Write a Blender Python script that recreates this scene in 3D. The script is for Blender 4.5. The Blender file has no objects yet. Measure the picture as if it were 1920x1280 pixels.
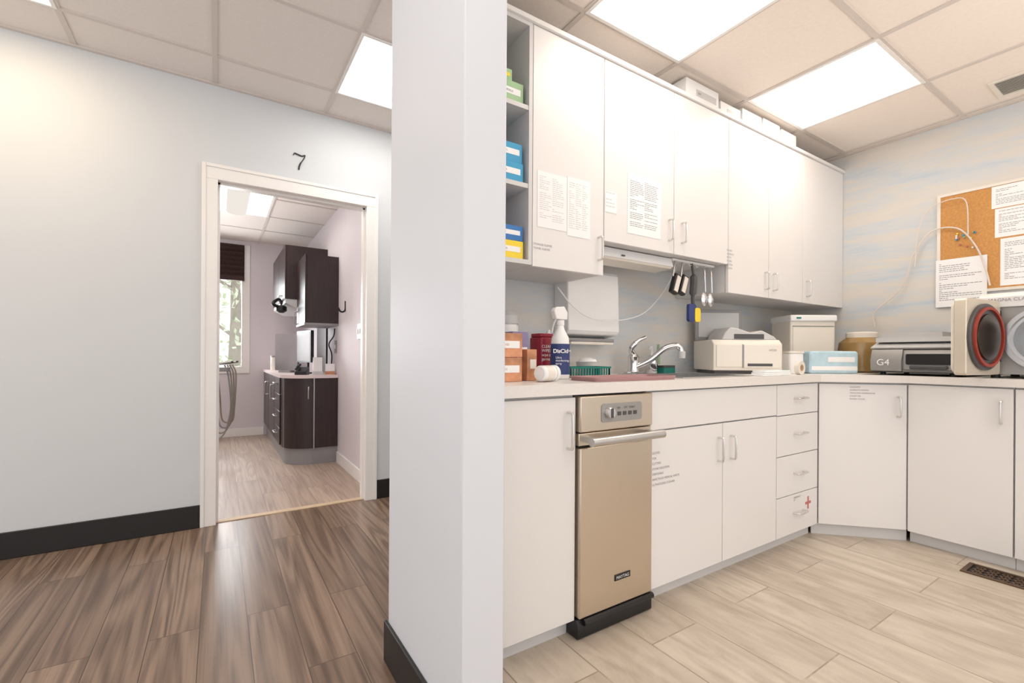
import bpy, bmesh, math, random
from mathutils import Vector, Matrix
random.seed(7)
PI = math.pi
sc = bpy.context.scene
COL = sc.collection
# ---------------------------------------------------------------- camera
FP = 860.0; YAW = math.radians(32.7); RL = 0.006
Fv = Vector((math.sin(YAW), math.cos(YAW), 0)); Rv = Vector((math.cos(YAW), -math.sin(YAW), 0)); CAM = Vector((0, 0, 1.0))
def ray(px, py):
    dx, dy = px-960, py-640
    return Fv + Rv*((dx+RL*dy)/FP) + Vector((0, 0, (27-(dy-RL*dx))/FP))
def ony(px, py, Y):
    d = ray(px, py); return CAM + d*(Y/d.y)
def onx(px, py, X):
    d = ray(px, py); return CAM + d*(X/d.x)
cd = bpy.data.cameras.new('camera'); cam = bpy.data.objects.new('camera', cd); COL.objects.link(cam)
cd.sensor_width = 36; cd.lens = FP/1920*36; cd.shift_y = 27/1920; cd.clip_start = 0.02
cam.matrix_world = Matrix.Translation(CAM) @ Matrix.Rotation(-YAW, 4, 'Z') @ Matrix.Rotation(PI/2, 4, 'X') @ Matrix.Rotation(RL, 4, 'Z')
sc.camera = cam
sc.view_settings.view_transform = 'Standard'
# ---------------------------------------------------------------- materials
def lin(c):
    r = []
    for v in c:
        v /= 255.0
        r.append(v/12.92 if v <= .04045 else ((v+.055)/1.055)**2.4)
    return r
def base_mat(name):
    m = bpy.data.materials.new(name); m.use_nodes = True
    nt = m.node_tree; nt.nodes.clear()
    out = nt.nodes.new('ShaderNodeOutputMaterial'); b = nt.nodes.new('ShaderNodeBsdfPrincipled')
    nt.links.new(b.outputs[0], out.inputs[0])
    tc = nt.nodes.new('ShaderNodeTexCoord')
    return m, nt, b, tc
def ramp(nt, stops):
    r = nt.nodes.new('ShaderNodeValToRGB')
    els = r.color_ramp.elements
    while len(els) < len(stops): els.new(.5)
    for e, (p, c) in zip(els, stops):
        e.position = p; e.color = (c[0], c[1], c[2], 1)
    return r
def mapping(nt, src, scale=(1, 1, 1), rot=(0, 0, 0)):
    mp = nt.nodes.new('ShaderNodeMapping'); mp.inputs['Scale'].default_value = scale; mp.inputs['Rotation'].default_value = rot
    nt.links.new(src, mp.inputs[0]); return mp.outputs[0]
def noise(nt, vec, scale, detail=3, rough=.5, dist=0):
    n = nt.nodes.new('ShaderNodeTexNoise'); n.inputs['Scale'].default_value = scale
    n.inputs['Detail'].default_value = detail; n.inputs['Roughness'].default_value = rough; n.inputs['Distortion'].default_value = dist
    nt.links.new(vec, n.inputs['Vector']); return n
def add_bump(nt, b, h, strength, dist=.002):
    bp = nt.nodes.new('ShaderNodeBump'); bp.inputs['Strength'].default_value = strength; bp.inputs['Distance'].default_value = dist
    nt.links.new(h, bp.inputs['Height']); nt.links.new(bp.outputs[0], b.inputs['Normal'])
def mat(name, c, rough=.5, metal=0, var=.03, scale=6, bump=0, bscale=200, stretch=(1, 1, 1), coat=0):
    m, nt, b, tc = base_mat(name)
    c = lin(c); v = mapping(nt, tc.outputs['Object'], stretch)
    n = noise(nt, v, scale)
    r = ramp(nt, [(.3, [x*(1-var) for x in c]), (.7, [min(1, x*(1+var)) for x in c])])
    nt.links.new(n.outputs[0], r.inputs[0]); nt.links.new(r.outputs[0], b.inputs['Base Color'])
    b.inputs['Roughness'].default_value = rough; b.inputs['Metallic'].default_value = metal; b.inputs['Coat Weight'].default_value = coat
    if bump:
        n2 = noise(nt, v, bscale); add_bump(nt, b, n2.outputs[0], bump)
    return m
def emit(name, c, s):
    m = bpy.data.materials.new(name); m.use_nodes = True; nt = m.node_tree; nt.nodes.clear()
    out = nt.nodes.new('ShaderNodeOutputMaterial'); e = nt.nodes.new('ShaderNodeEmission')
    e.inputs[0].default_value = (*c, 1); e.inputs[1].default_value = s
    nt.links.new(e.outputs[0], out.inputs[0]); return m
def plank_mat(name, c1, c2, cg, mortar, bw, rh, msize, rough, fine, wide, gstr=.5, bstr=.15, cl=None, wk=.4, rings=55):
    """planks along world Y; fine = thin streaks, wide = wavy cathedral bands"""
    m, nt, b, tc = base_mat(name)
    v = mapping(nt, tc.outputs['Object'], (1, 1, 1), (0, 0, PI/2))
    br = nt.nodes.new('ShaderNodeTexBrick'); nt.links.new(v, br.inputs['Vector'])
    br.offset = .37; br.offset_frequency = 2
    br.inputs['Color1'].default_value = (*lin(c1), 1); br.inputs['Color2'].default_value = (*lin(c2), 1); br.inputs['Mortar'].default_value = (*lin(mortar), 1)
    br.inputs['Scale'].default_value = 1; br.inputs['Mortar Size'].default_value = msize; br.inputs['Mortar Smooth'].default_value = .3
    br.inputs['Brick Width'].default_value = bw; br.inputs['Row Height'].default_value = rh; br.inputs['Bias'].default_value = 0
    mixv = nt.nodes.new('ShaderNodeVectorMath'); mixv.operation = 'MULTIPLY_ADD'
    nt.links.new(br.outputs['Color'], mixv.inputs[0]); mixv.inputs[1].default_value = (13, 13, 13); nt.links.new(tc.outputs['Object'], mixv.inputs[2])
    g = noise(nt, mapping(nt, mixv.outputs[0], fine), 1, 5, .6, .4)
    r = ramp(nt, [(.40, [0, 0, 0]), (.68, [1, 1, 1])]); nt.links.new(g.outputs[0], r.inputs[0])
    g2 = noise(nt, mapping(nt, mixv.outputs[0], wide), 1, 1.5, .45, .5)
    k = nt.nodes.new('ShaderNodeMath'); k.operation = 'MULTIPLY'; k.inputs[1].default_value = rings; nt.links.new(g2.outputs[0], k.inputs[0])
    s = nt.nodes.new('ShaderNodeMath'); s.operation = 'SINE'; nt.links.new(k.outputs[0], s.inputs[0])
    r2 = ramp(nt, [(.15, [0, 0, 0]), (.95, [1, 1, 1])]); s2 = nt.nodes.new('ShaderNodeMath'); s2.operation = 'MULTIPLY_ADD'; s2.inputs[1].default_value = .5; s2.inputs[2].default_value = .5
    nt.links.new(s.outputs[0], s2.inputs[0]); nt.links.new(s2.outputs[0], r2.inputs[0])
    sc2 = nt.nodes.new('ShaderNodeMath'); sc2.operation = 'MULTIPLY'; nt.links.new(r2.outputs[0], sc2.inputs[0]); sc2.inputs[1].default_value = wk
    mm = nt.nodes.new('ShaderNodeMath'); mm.operation = 'MULTIPLY_ADD'; nt.links.new(r.outputs[0], mm.inputs[0]); mm.inputs[1].default_value = 1-wk
    nt.links.new(sc2.outputs[0], mm.inputs[2])
    m2 = nt.nodes.new('ShaderNodeMath'); m2.operation = 'MULTIPLY'; nt.links.new(mm.outputs[0], m2.inputs[0]); m2.inputs[1].default_value = gstr
    mx = nt.nodes.new('ShaderNodeMix'); mx.data_type = 'RGBA'; nt.links.new(m2.outputs[0], mx.inputs['Factor'])
    nt.links.new(br.outputs['Color'], mx.inputs[6]); mx.inputs[7].default_value = (*lin(cg), 1)
    last = mx.outputs[2]
    if cl:
        g3 = noise(nt, mapping(nt, mixv.outputs[0], (9, 3, 1)), 1, 6, .7, 1)
        r3 = ramp(nt, [(.48, [0, 0, 0]), (.7, [.6, .6, .6])]); nt.links.new(g3.outputs[0], r3.inputs[0])
        mx3 = nt.nodes.new('ShaderNodeMix'); mx3.data_type = 'RGBA'; nt.links.new(r3.outputs[0], mx3.inputs['Factor'])
        nt.links.new(last, mx3.inputs[6]); mx3.inputs[7].default_value = (*lin(cl), 1); last = mx3.outputs[2]
    nt.links.new(last, b.inputs['Base Color']); b.inputs['Roughness'].default_value = rough
    add_bump(nt, b, g.outputs[0], bstr)
    return m
M = {}
M['hall_floor'] = plank_mat('brown_vinyl_planks', (134, 112, 95), (158, 134, 115), (74, 56, 45), (60, 47, 39), 1.2, .15, .0014, .28, (62, 1.5, 1), (8.5, .5, 1), .8, .08, wk=.5, rings=48)
M['room_floor'] = plank_mat('pale_vinyl_planks', (182, 162, 147), (198, 178, 162), (124, 102, 90), (124, 102, 92), 1.2, .15, .0010, .4, (62, 1.8, 1), (7.5, .5, 1), .6)
M['tile_floor'] = plank_mat('beige_plank_tiles', (192, 180, 165), (208, 197, 182), (152, 136, 118), (154, 140, 124), 1.0, .25, .003, .36, (22, 3, 1), (4, .8, 1), .6, cl=(218, 207, 193))
M['hall_wall'] = mat('cool_grey_paint', (214, 217, 220), .55, var=.008, scale=2, bump=.06, bscale=350)
M['column'] = mat('pale_grey_paint', (220, 224, 231), .5, var=.006, scale=2, bump=.05, bscale=350)
M['lavender'] = mat('lavender_paint', (222, 215, 219), .6, var=.01, scale=2, bump=.04, bscale=300)
M['trimwhite'] = mat('white_gloss_trim', (242, 239, 236), .35, var=.01)
M['black_base'] = mat('black_rubber_base', (28, 26, 27), .45, var=.08)
M['tile'] = mat('ceiling_tile', (234, 226, 220), .9, var=.02, scale=60, bump=.25, bscale=260)
M['tile2'] = mat('ceiling_tile_warm', (244, 234, 225), .9, var=.02, scale=60, bump=.25, bscale=260)
M['grid'] = mat('ceiling_grid_paint', (214, 205, 198), .5, var=.01)
M['laminate'] = mat('white_laminate', (233, 231, 230), .32, var=.006, scale=2)
M['carcass'] = mat('white_carcass', (214, 213, 213), .45, var=.006, scale=2)
M['counter'] = mat('worktop_laminate', (234, 230, 226), .3, var=.02, scale=120)
M['chrome'] = mat('chrome', (225, 225, 228), .12, 1, var=.02)
M['satin'] = mat('satin_metal_pull', (222, 220, 218), .25, .75, var=.02)
M['steel'] = mat('brushed_steel', (216, 204, 188), .33, 1, var=.008, scale=2)
M['steel2'] = mat('grey_steel', (200, 200, 200), .3, 1, var=.06)
M['tan_steel'] = mat('tan_steel', (222, 212, 196), .4, .5, var=.03)
M['sgold'] = mat('dark_steel', (104, 92, 84), .3, .9, var=.05)
M['dgrey'] = mat('dark_grey_plastic', (78, 77, 79), .4, var=.05)
M['mgrey'] = mat('mid_grey_plastic', (150, 149, 150), .4, var=.04)
M['mmetal'] = mat('silver_grey_metal', (164, 162, 160), .38, .5, var=.04)
M['lgrey'] = mat('light_grey_plastic', (202, 202, 202), .4, var=.03)
M['pale'] = mat('faint_ink', (214, 213, 214), .8, var=.03)
M['black'] = mat('black_plastic', (22, 22, 24), .35, var=.08)
M['white'] = mat('white_plastic', (242, 242, 242), .35, var=.01)
M['cream'] = mat('cream_plastic', (234, 228, 218), .4, var=.015)
M['paper'] = mat('paper', (247, 247, 248), .7, var=.01)
M['ink'] = mat('grey_ink', (140, 140, 146), .8, var=.05)
M['inkd'] = mat('dark_ink', (70, 70, 74), .8, var=.05)
M['red'] = mat('maroon_plastic', (150, 30, 52), .35, var=.05)
M['redcross'] = mat('red_ink', (196, 110, 108), .6, var=.05)
M['gasket'] = mat('red_rubber', (160, 60, 46), .4, var=.06)
M['orange'] = mat('orange_card', (205, 145, 108), .5, var=.35, scale=16)
M['purple'] = mat('purple_card', (140, 130, 170), .5, var=.25, scale=14)
M['green'] = mat('green_card', (160, 196, 150), .5, var=.05)
M['blue'] = mat('blue_card', (60, 160, 205), .5, var=.05)
M['blue2'] = mat('deep_blue_card', (55, 120, 190), .5, var=.05)
M['yellow'] = mat('yellow_card', (245, 215, 60), .5, var=.05)
M['lblue'] = mat('light_blue_card', (190, 218, 231), .5, var=.1, scale=20)
M['navy'] = mat('navy_label', (50, 65, 120), .5, var=.1)
M['teal'] = mat('teal_plastic', (20, 120, 110), .35, var=.05)
M['mauve'] = mat('mauve_plastic', (178, 138, 140), .4, var=.03)
M['amber'] = mat('brown_solution', (160, 130, 80), .2, var=.15, scale=9, coat=.5)
M['cork'] = mat('cork', (205, 150, 88), .85, var=.12, scale=90, bump=.3)
M['darkwood'] = mat('dark_cabinet_laminate', (52, 38, 38), .35, var=.18, scale=5, stretch=(12, 12, 1))
M['blind'] = mat('dark_woven_blind', (62, 42, 38), .8, var=.3, scale=30, stretch=(1, 1, 14), bump=.4, bscale=120)
M['pinktop'] = mat('pale_pink_worktop', (232, 216, 216), .3, var=.02, scale=60)
M['hose'] = mat('tan_hose', (166, 152, 136), .45, var=.05)
M['cord'] = mat('white_cord', (226, 216, 206), .5, var=.03)
M['thresh'] = mat('tan_threshold', (208, 184, 154), .5, var=.06, scale=20)
M['bronze'] = mat('bronze_register', (110, 88, 70), .4, .7, var=.1)
M['leaf'] = mat('pale_leaves', (220, 229, 208), .6, var=.2, scale=3)
M['bark'] = mat('tree_bark', (170, 158, 150), .9, var=.2)
M['grass'] = mat('lawn', (185, 205, 150), .9, var=.2, scale=5)
M['light_warm'] = emit('warm_diffuser', (1, .90, .79), 7.4)
M['light_hall'] = emit('hall_diffuser', (1, .95, .90), 9.5)
M['light_amber'] = emit('amber_hall_diffuser', (1, .80, .55), 9.5)
M['light_room'] = emit('far_room_diffuser', (1, .93, .86), 9)
M['lens'] = emit('curved_lens_glow', (1, .93, .85), .88)
def wallpaper():
    m, nt, b, tc = base_mat('brushed_cloud_wallpaper')
    v = mapping(nt, tc.outputs['Object'], (1.0, 1.0, 7))
    n = noise(nt, v, 1.1, 9, .72, .3)
    r = ramp(nt, [(.34, lin((192, 205, 217))), (.46, lin((210, 214, 217))), (.56, lin((220, 215, 208))), (.72, lin((226, 221, 213)))])
    nt.links.new(n.outputs[0], r.inputs[0]); nt.links.new(r.outputs[0], b.inputs['Base Color'])
    b.inputs['Roughness'].default_value = .65
    n2 = noise(nt, mapping(nt, tc.outputs['Object'], (8, 8, 60)), 2, 4); add_bump(nt, b, n2.outputs[0], .12)
    return m
M['wallpaper'] = wallpaper()
def glass():
    m = bpy.data.materials.new('window_glass'); m.use_nodes = True; nt = m.node_tree; nt.nodes.clear()
    out = nt.nodes.new('ShaderNodeOutputMaterial'); t = nt.nodes.new('ShaderNodeBsdfTransparent'); g = nt.nodes.new('ShaderNodeBsdfGlossy'); x = nt.nodes.new('ShaderNodeMixShader')
    x.inputs[0].default_value = .06; g.inputs['Roughness'].default_value = .02
    nt.links.new(t.outputs[0], x.inputs[1]); nt.links.new(g.outputs[0], x.inputs[2]); nt.links.new(x.outputs[0], out.inputs[0]); return m
M['glass'] = glass()
# ---------------------------------------------------------------- mesh helpers
def nb(): return bmesh.new()
def box(bm, x0, x1, y0, y1, z0, z1):
    vs = [bm.verts.new(p) for p in ((x0,y0,z0),(x1,y0,z0),(x1,y1,z0),(x0,y1,z0),(x0,y0,z1),(x1,y0,z1),(x1,y1,z1),(x0,y1,z1))]
    for f in ((0,3,2,1),(4,5,6,7),(0,1,5,4),(1,2,6,5),(2,3,7,6),(3,0,4,7)): bm.faces.new([vs[i] for i in f])
    return bm
def B(*a): return box(nb(), *a)
def prism(bm, pts, axis, a, b):
    def mk(p, h):
        if axis == 'z': return (p[0], p[1], h)
        if axis == 'y': return (p[0], h, p[1])
        return (h, p[0], p[1])
    A = [bm.verts.new(mk(p, a)) for p in pts]; C = [bm.verts.new(mk(p, b)) for p in pts]
    bm.faces.new(A); bm.faces.new(C[::-1]); n = len(pts)
    for i in range(n): bm.faces.new((A[i], A[(i+1) % n], C[(i+1) % n], C[i]))
    return bm
def rrect(x0, x1, z0, z1, r, n=5):
    pts = []
    for cx, cz, a0 in ((x1-r, z1-r, 0), (x0+r, z1-r, PI/2), (x0+r, z0+r, PI), (x1-r, z0+r, 1.5*PI)):
        for i in range(n+1):
            a = a0+PI/2*i/n; pts.append((cx+r*math.cos(a), cz+r*math.sin(a)))
    return pts
def tube(bm, pts, r, seg=8):
    pts = [Vector(p) for p in pts]; n = len(pts); rings = []
    t0 = (pts[1]-pts[0]).normalized(); up = Vector((0, 0, 1)) if abs(t0.z) < .9 else Vector((1, 0, 0))
    nrm = t0.cross(up).normalized()
    for i, p in enumerate(pts):
        t = (pts[min(i+1, n-1)]-pts[max(i-1, 0)]).normalized()
        nrm = (nrm - t*nrm.dot(t)).normalized(); bn = t.cross(nrm)
        rr = r[i] if isinstance(r, (list, tuple)) else r
        rings.append([bm.verts.new(p+(nrm*math.cos(2*PI*k/seg)+bn*math.sin(2*PI*k/seg))*rr) for k in range(seg)])
    for a, b in zip(rings, rings[1:]):
        for k in range(seg): bm.faces.new((a[k], a[(k+1) % seg], b[(k+1) % seg], b[k]))
    bm.faces.new(rings[0][::-1]); bm.faces.new(rings[-1]); return bm
def curve(pts, n=6):
    P = [Vector(p) for p in pts]; P = [P[0]*2-P[1]]+P+[P[-1]*2-P[-2]]; out = []
    for i in range(1, len(P)-2):
        for k in range(n):
            t = k/n; a, b, c, d = P[i-1:i+3]
            out.append(.5*((2*b)+(c-a)*t+(2*a-5*b+4*c-d)*t*t+(3*b-a-3*c+d)*t**3))
    out.append(P[-2]); return out
def lathe(bm, prof, c, seg=28, axis='z', closed=False):
    rings = []
    for r, h in prof:
        ring = []
        for k in range(seg):
            a = 2*PI*k/seg; u, v = r*math.cos(a), r*math.sin(a)
            p = (u, v, h) if axis == 'z' else ((h, u, v) if axis == 'x' else (u, h, v))
            ring.append(bm.verts.new((c[0]+p[0], c[1]+p[1], c[2]+p[2])))
        rings.append(ring)
    pr = list(zip(rings, rings[1:]))
    if closed: pr.append((rings[-1], rings[0]))
    for a, b in pr:
        for k in range(seg): bm.faces.new((a[k], a[(k+1) % seg], b[(k+1) % seg], b[k]))
    if not closed:
        bm.faces.new(rings[0][::-1]); bm.faces.new(rings[-1])
    return bm
def L(*a, **k): return lathe(nb(), *a, **k)
ORG = {}
def finish(me, bm):
    bmesh.ops.recalc_face_normals(bm, faces=bm.faces)
    for f in bm.faces: f.smooth = True
    for e in bm.edges:
        if len(e.link_faces) != 2 or e.calc_face_angle(0) > .6: e.smooth = False
    bm.to_mesh(me); bm.free()
def link(name, bm, m, parent=None, bevel=0):
    if parent is not None: o0 = ORG[parent]
    else:
        xs = [v.co for v in bm.verts]
        mn = Vector([min(v[i] for v in xs) for i in range(3)]); mxx = Vector([max(v[i] for v in xs) for i in range(3)])
        o0 = Vector(((mn.x+mxx.x)/2, (mn.y+mxx.y)/2, mn.z))
    bmesh.ops.translate(bm, vec=-o0, verts=bm.verts)
    me = bpy.data.meshes.new(name); finish(me, bm); me.materials.append(m)
    o = bpy.data.objects.new(name, me); COL.objects.link(o)
    if parent is not None: o.parent = parent
    else: o.location = o0
    ORG[o] = o0
    if bevel:
        b = o.modifiers.new('bevel', 'BEVEL'); b.width = bevel; b.segments = 2; b.limit_method = 'ANGLE'; b.angle_limit = .7
    return o
def tag(o, label, cat, group=None):
    o['label'] = label; o['category'] = cat
    if group: o['group'] = group
    return o
def thing(name, label, cat, loc, rotz=None, group=None):
    o = bpy.data.objects.new(name, None); o.empty_display_size = .05; COL.objects.link(o); o.location = loc
    if rotz is not None: o.rotation_euler = (0, 0, rotz); ORG[o] = Vector((0, 0, 0))
    else: ORG[o] = Vector(loc)
    return tag(o, label, cat, group)
def struct(name, bm, m, parent=None, bevel=0):
    o = link(name, bm, m, parent, bevel)
    if parent is None: o['kind'] = 'structure'
    return o
def text(s, size, m, parent, o, U, V, name='lettering', align='LEFT', sp=1, bold=0):
    cu = bpy.data.curves.new('t', 'FONT'); cu.body = s; cu.size = size; cu.align_x = align; cu.offset = bold; cu.space_line = sp
    to = bpy.data.objects.new('t', cu); COL.objects.link(to)
    bpy.context.view_layer.update()
    me = bpy.data.meshes.new_from_object(to); bpy.data.objects.remove(to)
    bm = nb(); bm.from_mesh(me); U = Vector(U).normalized(); V = Vector(V).normalized(); o = Vector(o)
    for v in bm.verts: v.co = o+U*v.co.x+V*v.co.y
    return link(name, bm, m, parent)
UX, UZ, UYN = (1, 0, 0), (0, 0, 1), (0, -1, 0)
def quadbox(bm, o, U, V, u0, u1, v0, v1, th=.0004):
    U, V, o = Vector(U), Vector(V), Vector(o); N = U.cross(V)
    a = [bm.verts.new(o+U*u+V*v) for u, v in ((u0, v0), (u1, v0), (u1, v1), (u0, v1))]
    b = [bm.verts.new(o+U*u+V*v+N*th) for u, v in ((u0, v0), (u1, v0), (u1, v1), (u0, v1))]
    bm.faces.new(a); bm.faces.new(b)
    for i in range(4): bm.faces.new((a[i], a[(i+1) % 4], b[(i+1) % 4], b[i]))
def sheet(name, label, cat, o, U, V, w, h, rows=18, cols=1, ink='ink', group=None, thick=.35):
    """paper of w x h; o = lower left corner on the wall; N = UxV points off the wall"""
    t = thing(name, label, cat, o, group=group)
    bm = nb(); quadbox(bm, o, U, V, 0, w, 0, h, .0010); link('page', bm, M['paper'], t)
    bm = nb(); N = Vector(U).cross(Vector(V)); oo = Vector(o)+N*.0012
    cw = (w*.86)/cols
    for c in range(cols):
        for r in range(rows):
            if random.random() < .12: continue
            v = h*(.9-.8*r/rows); u0 = w*.07+c*cw
            while u0 < w*.07+(c+1)*cw*.93:
                ln = random.uniform(.006, .02)
                if u0+ln > w*.07+(c+1)*cw-.003: break
                quadbox(bm, oo, U, V, u0, u0+ln, v, v+h*.8/rows*thick, .0002); u0 += ln+.003
                if random.random() < .1: break
    link('printing', bm, M[ink], t)
    return t
# ---------------------------------------------------------------- SETTING
HZ, RZ, SZ = 2.58, 2.46, 2.38
bm = nb(); box(bm, -3, .60, -2.5, 1.48, -.05, 0); box(bm, -3, .66, 1.48, 1.91, -.05, 0); box(bm, -3, 3.2, 1.91, 3.26, -.05, 0); struct('floor', bm, M['hall_floor'])
bm = nb(); box(bm, .60, 3.95, -2.5, 1.48, -.05, 0); box(bm, .66, 3.95, 1.48, 1.91, -.05, 0); struct('floor', bm, M['tile_floor'])
struct('floor', B(-2, 1.05, 3.26, 6.6, -.05, 0), M['room_floor'])
Y7 = 3.20
bm = nb(); box(bm, -3, -.02, Y7, 3.32, 0, HZ+.05); box(bm, .874, 3.2, Y7, 3.32, 0, HZ+.05); box(bm, -.02, .874, Y7, 3.32, 2.037, HZ+.05)
struct('wall_back', bm, M['hall_wall'])
# partition end (the pillar) and the return behind it
bm = nb(); box(bm, .475, .59, .949, 1.48, 0, HZ+.05); box(bm, .59, .70, 1.36, 1.48, 0, HZ+.05); box(bm, .65, .70, 1.48, 1.97, 0, HZ+.05)
struct('wall_partition', bm, M['column'], bevel=.003)
struct('wall_header', B(.475, .59, -2.5, .949, 2.2, HZ+.05), M['column'])
bm = nb(); box(bm, .70, 3.95, 1.85, 1.97, 0, HZ+.05); struct('wall_counter', bm, M['wallpaper'])
struct('wall_right', B(3.8, 3.92, -2.5, 1.85, 0, HZ+.05), M['wallpaper'])
# room 7 shell
struct('wall_side', B(.95, 1.05, 3.32, 6.5, 0, SZ+.05), M['lavender'])
WX0, WX1, WZ0, WZ1 = -.62, .28, .82, 2.30
bm = nb(); box(bm, -2, WX0, 6.5, 6.62, 0, SZ+.05); box(bm, WX1, 1.05, 6.5, 6.62, 0, SZ+.05); box(bm, WX0, WX1, 6.5, 6.62, 0, WZ0); box(bm, WX0, WX1, 6.5, 6.62, WZ1, SZ+.05)
struct('wall_window', bm, M['lavender'])
struct('wall_left', B(-2.1, -2, 3.32, 6.62, 0, SZ+.05), M['lavender'])
# ceilings
def grid_bars(bm, xs, ys, x0, x1, y0, y1, z, w=.024, d=.006):
    for x in xs:
        if x0 < x < x1: box(bm, x-w/2, x+w/2, y0, y1, z-d, z+.001)
    for y in ys:
        if y0 < y < y1: box(bm, x0, x1, y-w/2, y+w/2, z-d+.0005, z+.001)
bm = nb(); box(bm, -3, .53, -2.5, 3.2, HZ, HZ+.04); box(bm, .53, 3.2, 1.95, 3.2, HZ, HZ+.04); c1 = struct('ceiling', bm, M['tile'])
bm = nb(); hx = [-.02+.605*k for k in range(-5, 6)]; hy = [2.895-.61*k for k in range(9)]
grid_bars(bm, hx, hy, -3, .475, -2.5, 3.2, HZ); grid_bars(bm, hx, hy, .475, 3.2, 1.97, 3.2, HZ)
box(bm, -3, 3.2, 3.18, 3.2, HZ-.012, HZ+.001); link('ceiling_grid', bm, M['grid'], c1)
c2 = struct('ceiling', B(.59, 3.8, -2.5, 1.85, RZ, RZ+.04), M['tile2'])
bm = nb(); rx = [1.30-.61, 1.30, 1.91, 2.52, 3.13, 3.74]; ry = [1.47-.61*k for k in range(7)]
grid_bars(bm, rx, ry, .59, 3.8, -2.5, 1.85, RZ); box(bm, 3.78, 3.8, -2.5, 1.85, RZ-.012, RZ+.001); link('ceiling_grid', bm, M['grid'], c2)
c3 = struct('ceiling', B(-2, .95, 3.32, 6.5, SZ, SZ+.04), M['tile'])
bm = nb(); grid_bars(bm, [-.8, -.19, .42], [3.97, 4.58, 5.19, 5.80, 6.41], -2, .95, 3.32, 6.5, SZ); link('ceiling_grid', bm, M['grid'], c3)
def ceil_light(x0, x1, y0, y1, z, m, label):
    t = thing('ceiling_light', label, 'ceiling light', ((x0+x1)/2, (y0+y1)/2, z-.012))
    bm = nb(); w = .016
    box(bm, x0, x1, y0, y0+w, z-.010, z-.001); box(bm, x0, x1, y1-w, y1, z-.010, z-.001); box(bm, x0, x0+w, y0+w, y1-w, z-.010, z-.001); box(bm, x1-w, x1, y0+w, y1-w, z-.010, z-.001)
    link('frame', bm, M['trimwhite'], t); link('diffuser', B(x0+w, x1-w, y0+w, y1-w, z-.006, z-.001), m, t)
ceil_light(1.30, 1.91, .86, 1.47, RZ, M['light_warm'], 'square lit ceiling panel nearest the grey pillar, above the white cabinets')
ceil_light(2.52, 3.13, .86, 1.47, RZ, M['light_warm'], 'square lit ceiling panel near the wallpapered wall and air vent')
ceil_light(1.91, 2.52, -.97, -.36, RZ, M['light_warm'], 'square lit ceiling panel behind the viewpoint over the tiled floor')
ceil_light(.585, 1.19, 2.285, 2.895, HZ, M['light_hall'], 'square lit ceiling panel in the hallway beside the grey pillar')
ceil_light(-1.23, -.625, 2.285, 2.895, HZ, M['light_amber'], 'square lit ceiling panel at the left end of the hallway ceiling')
ceil_light(-.625, -.02, -.765, -.155, HZ, M['light_hall'], 'square lit ceiling panel in the hallway behind the viewpoint')
# air vent
t = thing('air_vent', 'beige louvred air vent set in the ceiling by the wallpapered wall', 'air vent', (3.545, .52, RZ-.02))
vx0, vx1, vy0, vy1 = 3.43, 3.67, .34, .69
bm = nb(); box(bm, vx0, vx1, vy0, vy0+.02, RZ-.008, RZ-.001); box(bm, vx0, vx1, vy1-.02, vy1, RZ-.008, RZ-.001); box(bm, vx0, vx0+.02, vy0+.02, vy1-.02, RZ-.008, RZ-.001); box(bm, vx1-.02, vx1, vy0+.02, vy1-.02, RZ-.008, RZ-.001)
link('frame', bm, M['cream'], t)
bm = nb()
for k in range(11):
    x = vx0+.028+.0175*k; prism(bm, [(x, RZ-.008), (x+.010, RZ-.002), (x+.011, RZ-.003), (x+.001, RZ-.009)], 'y', vy0+.02, vy1-.02)
link('louvre', bm, M['cream'], t); link('backing', B(vx0+.02, vx1-.02, vy0+.02, vy1-.02, RZ-.0015, RZ-.0005), M['mgrey'], t)
# casing
bm = nb(); CX0, CX1 = -.003, .857
for a, b_ in ((CX0-.075, CX0), (CX1, CX1+.075)): box(bm, a, b_, Y7-.014, Y7, 0, 2.02)
box(bm, CX0-.075, CX1+.075, Y7-.014, Y7, 2.02, 2.105)
for a, b_ in ((CX0-.078, CX0-.058), (CX1+.058, CX1+.078)): box(bm, a, b_, Y7-.019, Y7-.014, 0, 2.108)
box(bm, CX0-.058, CX1+.058, Y7-.019, Y7-.014, 2.088, 2.108)
struct('trim_1', bm, M['trimwhite'], bevel=.003)
bm = nb(); box(bm, -.02, CX0, Y7, 3.33, 0, 2.037); box(bm, CX1, .874, Y7, 3.33, 0, 2.037); box(bm, CX0, CX1, Y7, 3.33, 2.02, 2.037)
box(bm, CX0, CX0+.012, 3.24, 3.27, 0, 2.02); box(bm, CX1-.012, CX1, 3.24, 3.27, 0, 2.02); box(bm, CX0, CX1, 3.24, 3.27, 2.008, 2.02)
struct('trim_2', bm, M['trimwhite'])
struct('trim_3', B(CX0, CX1, 3.225, 3.275, 0, .005), M['thresh'])
def base(name, segs, m):
    bm = nb()
    for s in segs: box(bm, *s)
    struct(name, bm, m, bevel=.003)
base('baseboard_hall', [(-3, CX0-.078, Y7-.012, Y7, 0, .13), (CX1+.078, 3.2, Y7-.012, Y7, 0, .13)], M['black_base'])
base('baseboard_pillar', [(.463, .475, .937, 1.492, 0, .13), (.475, .602, .937, .949, 0, .13), (.59, .602, .949, 1.22, 0, .13)], M['black_base'])
base('baseboard_room', [(.936, .95, 3.33, 4.485, 0, .10), (-2, .49, 6.486, 6.5, 0, .10)], M['trimwhite'])
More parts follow.
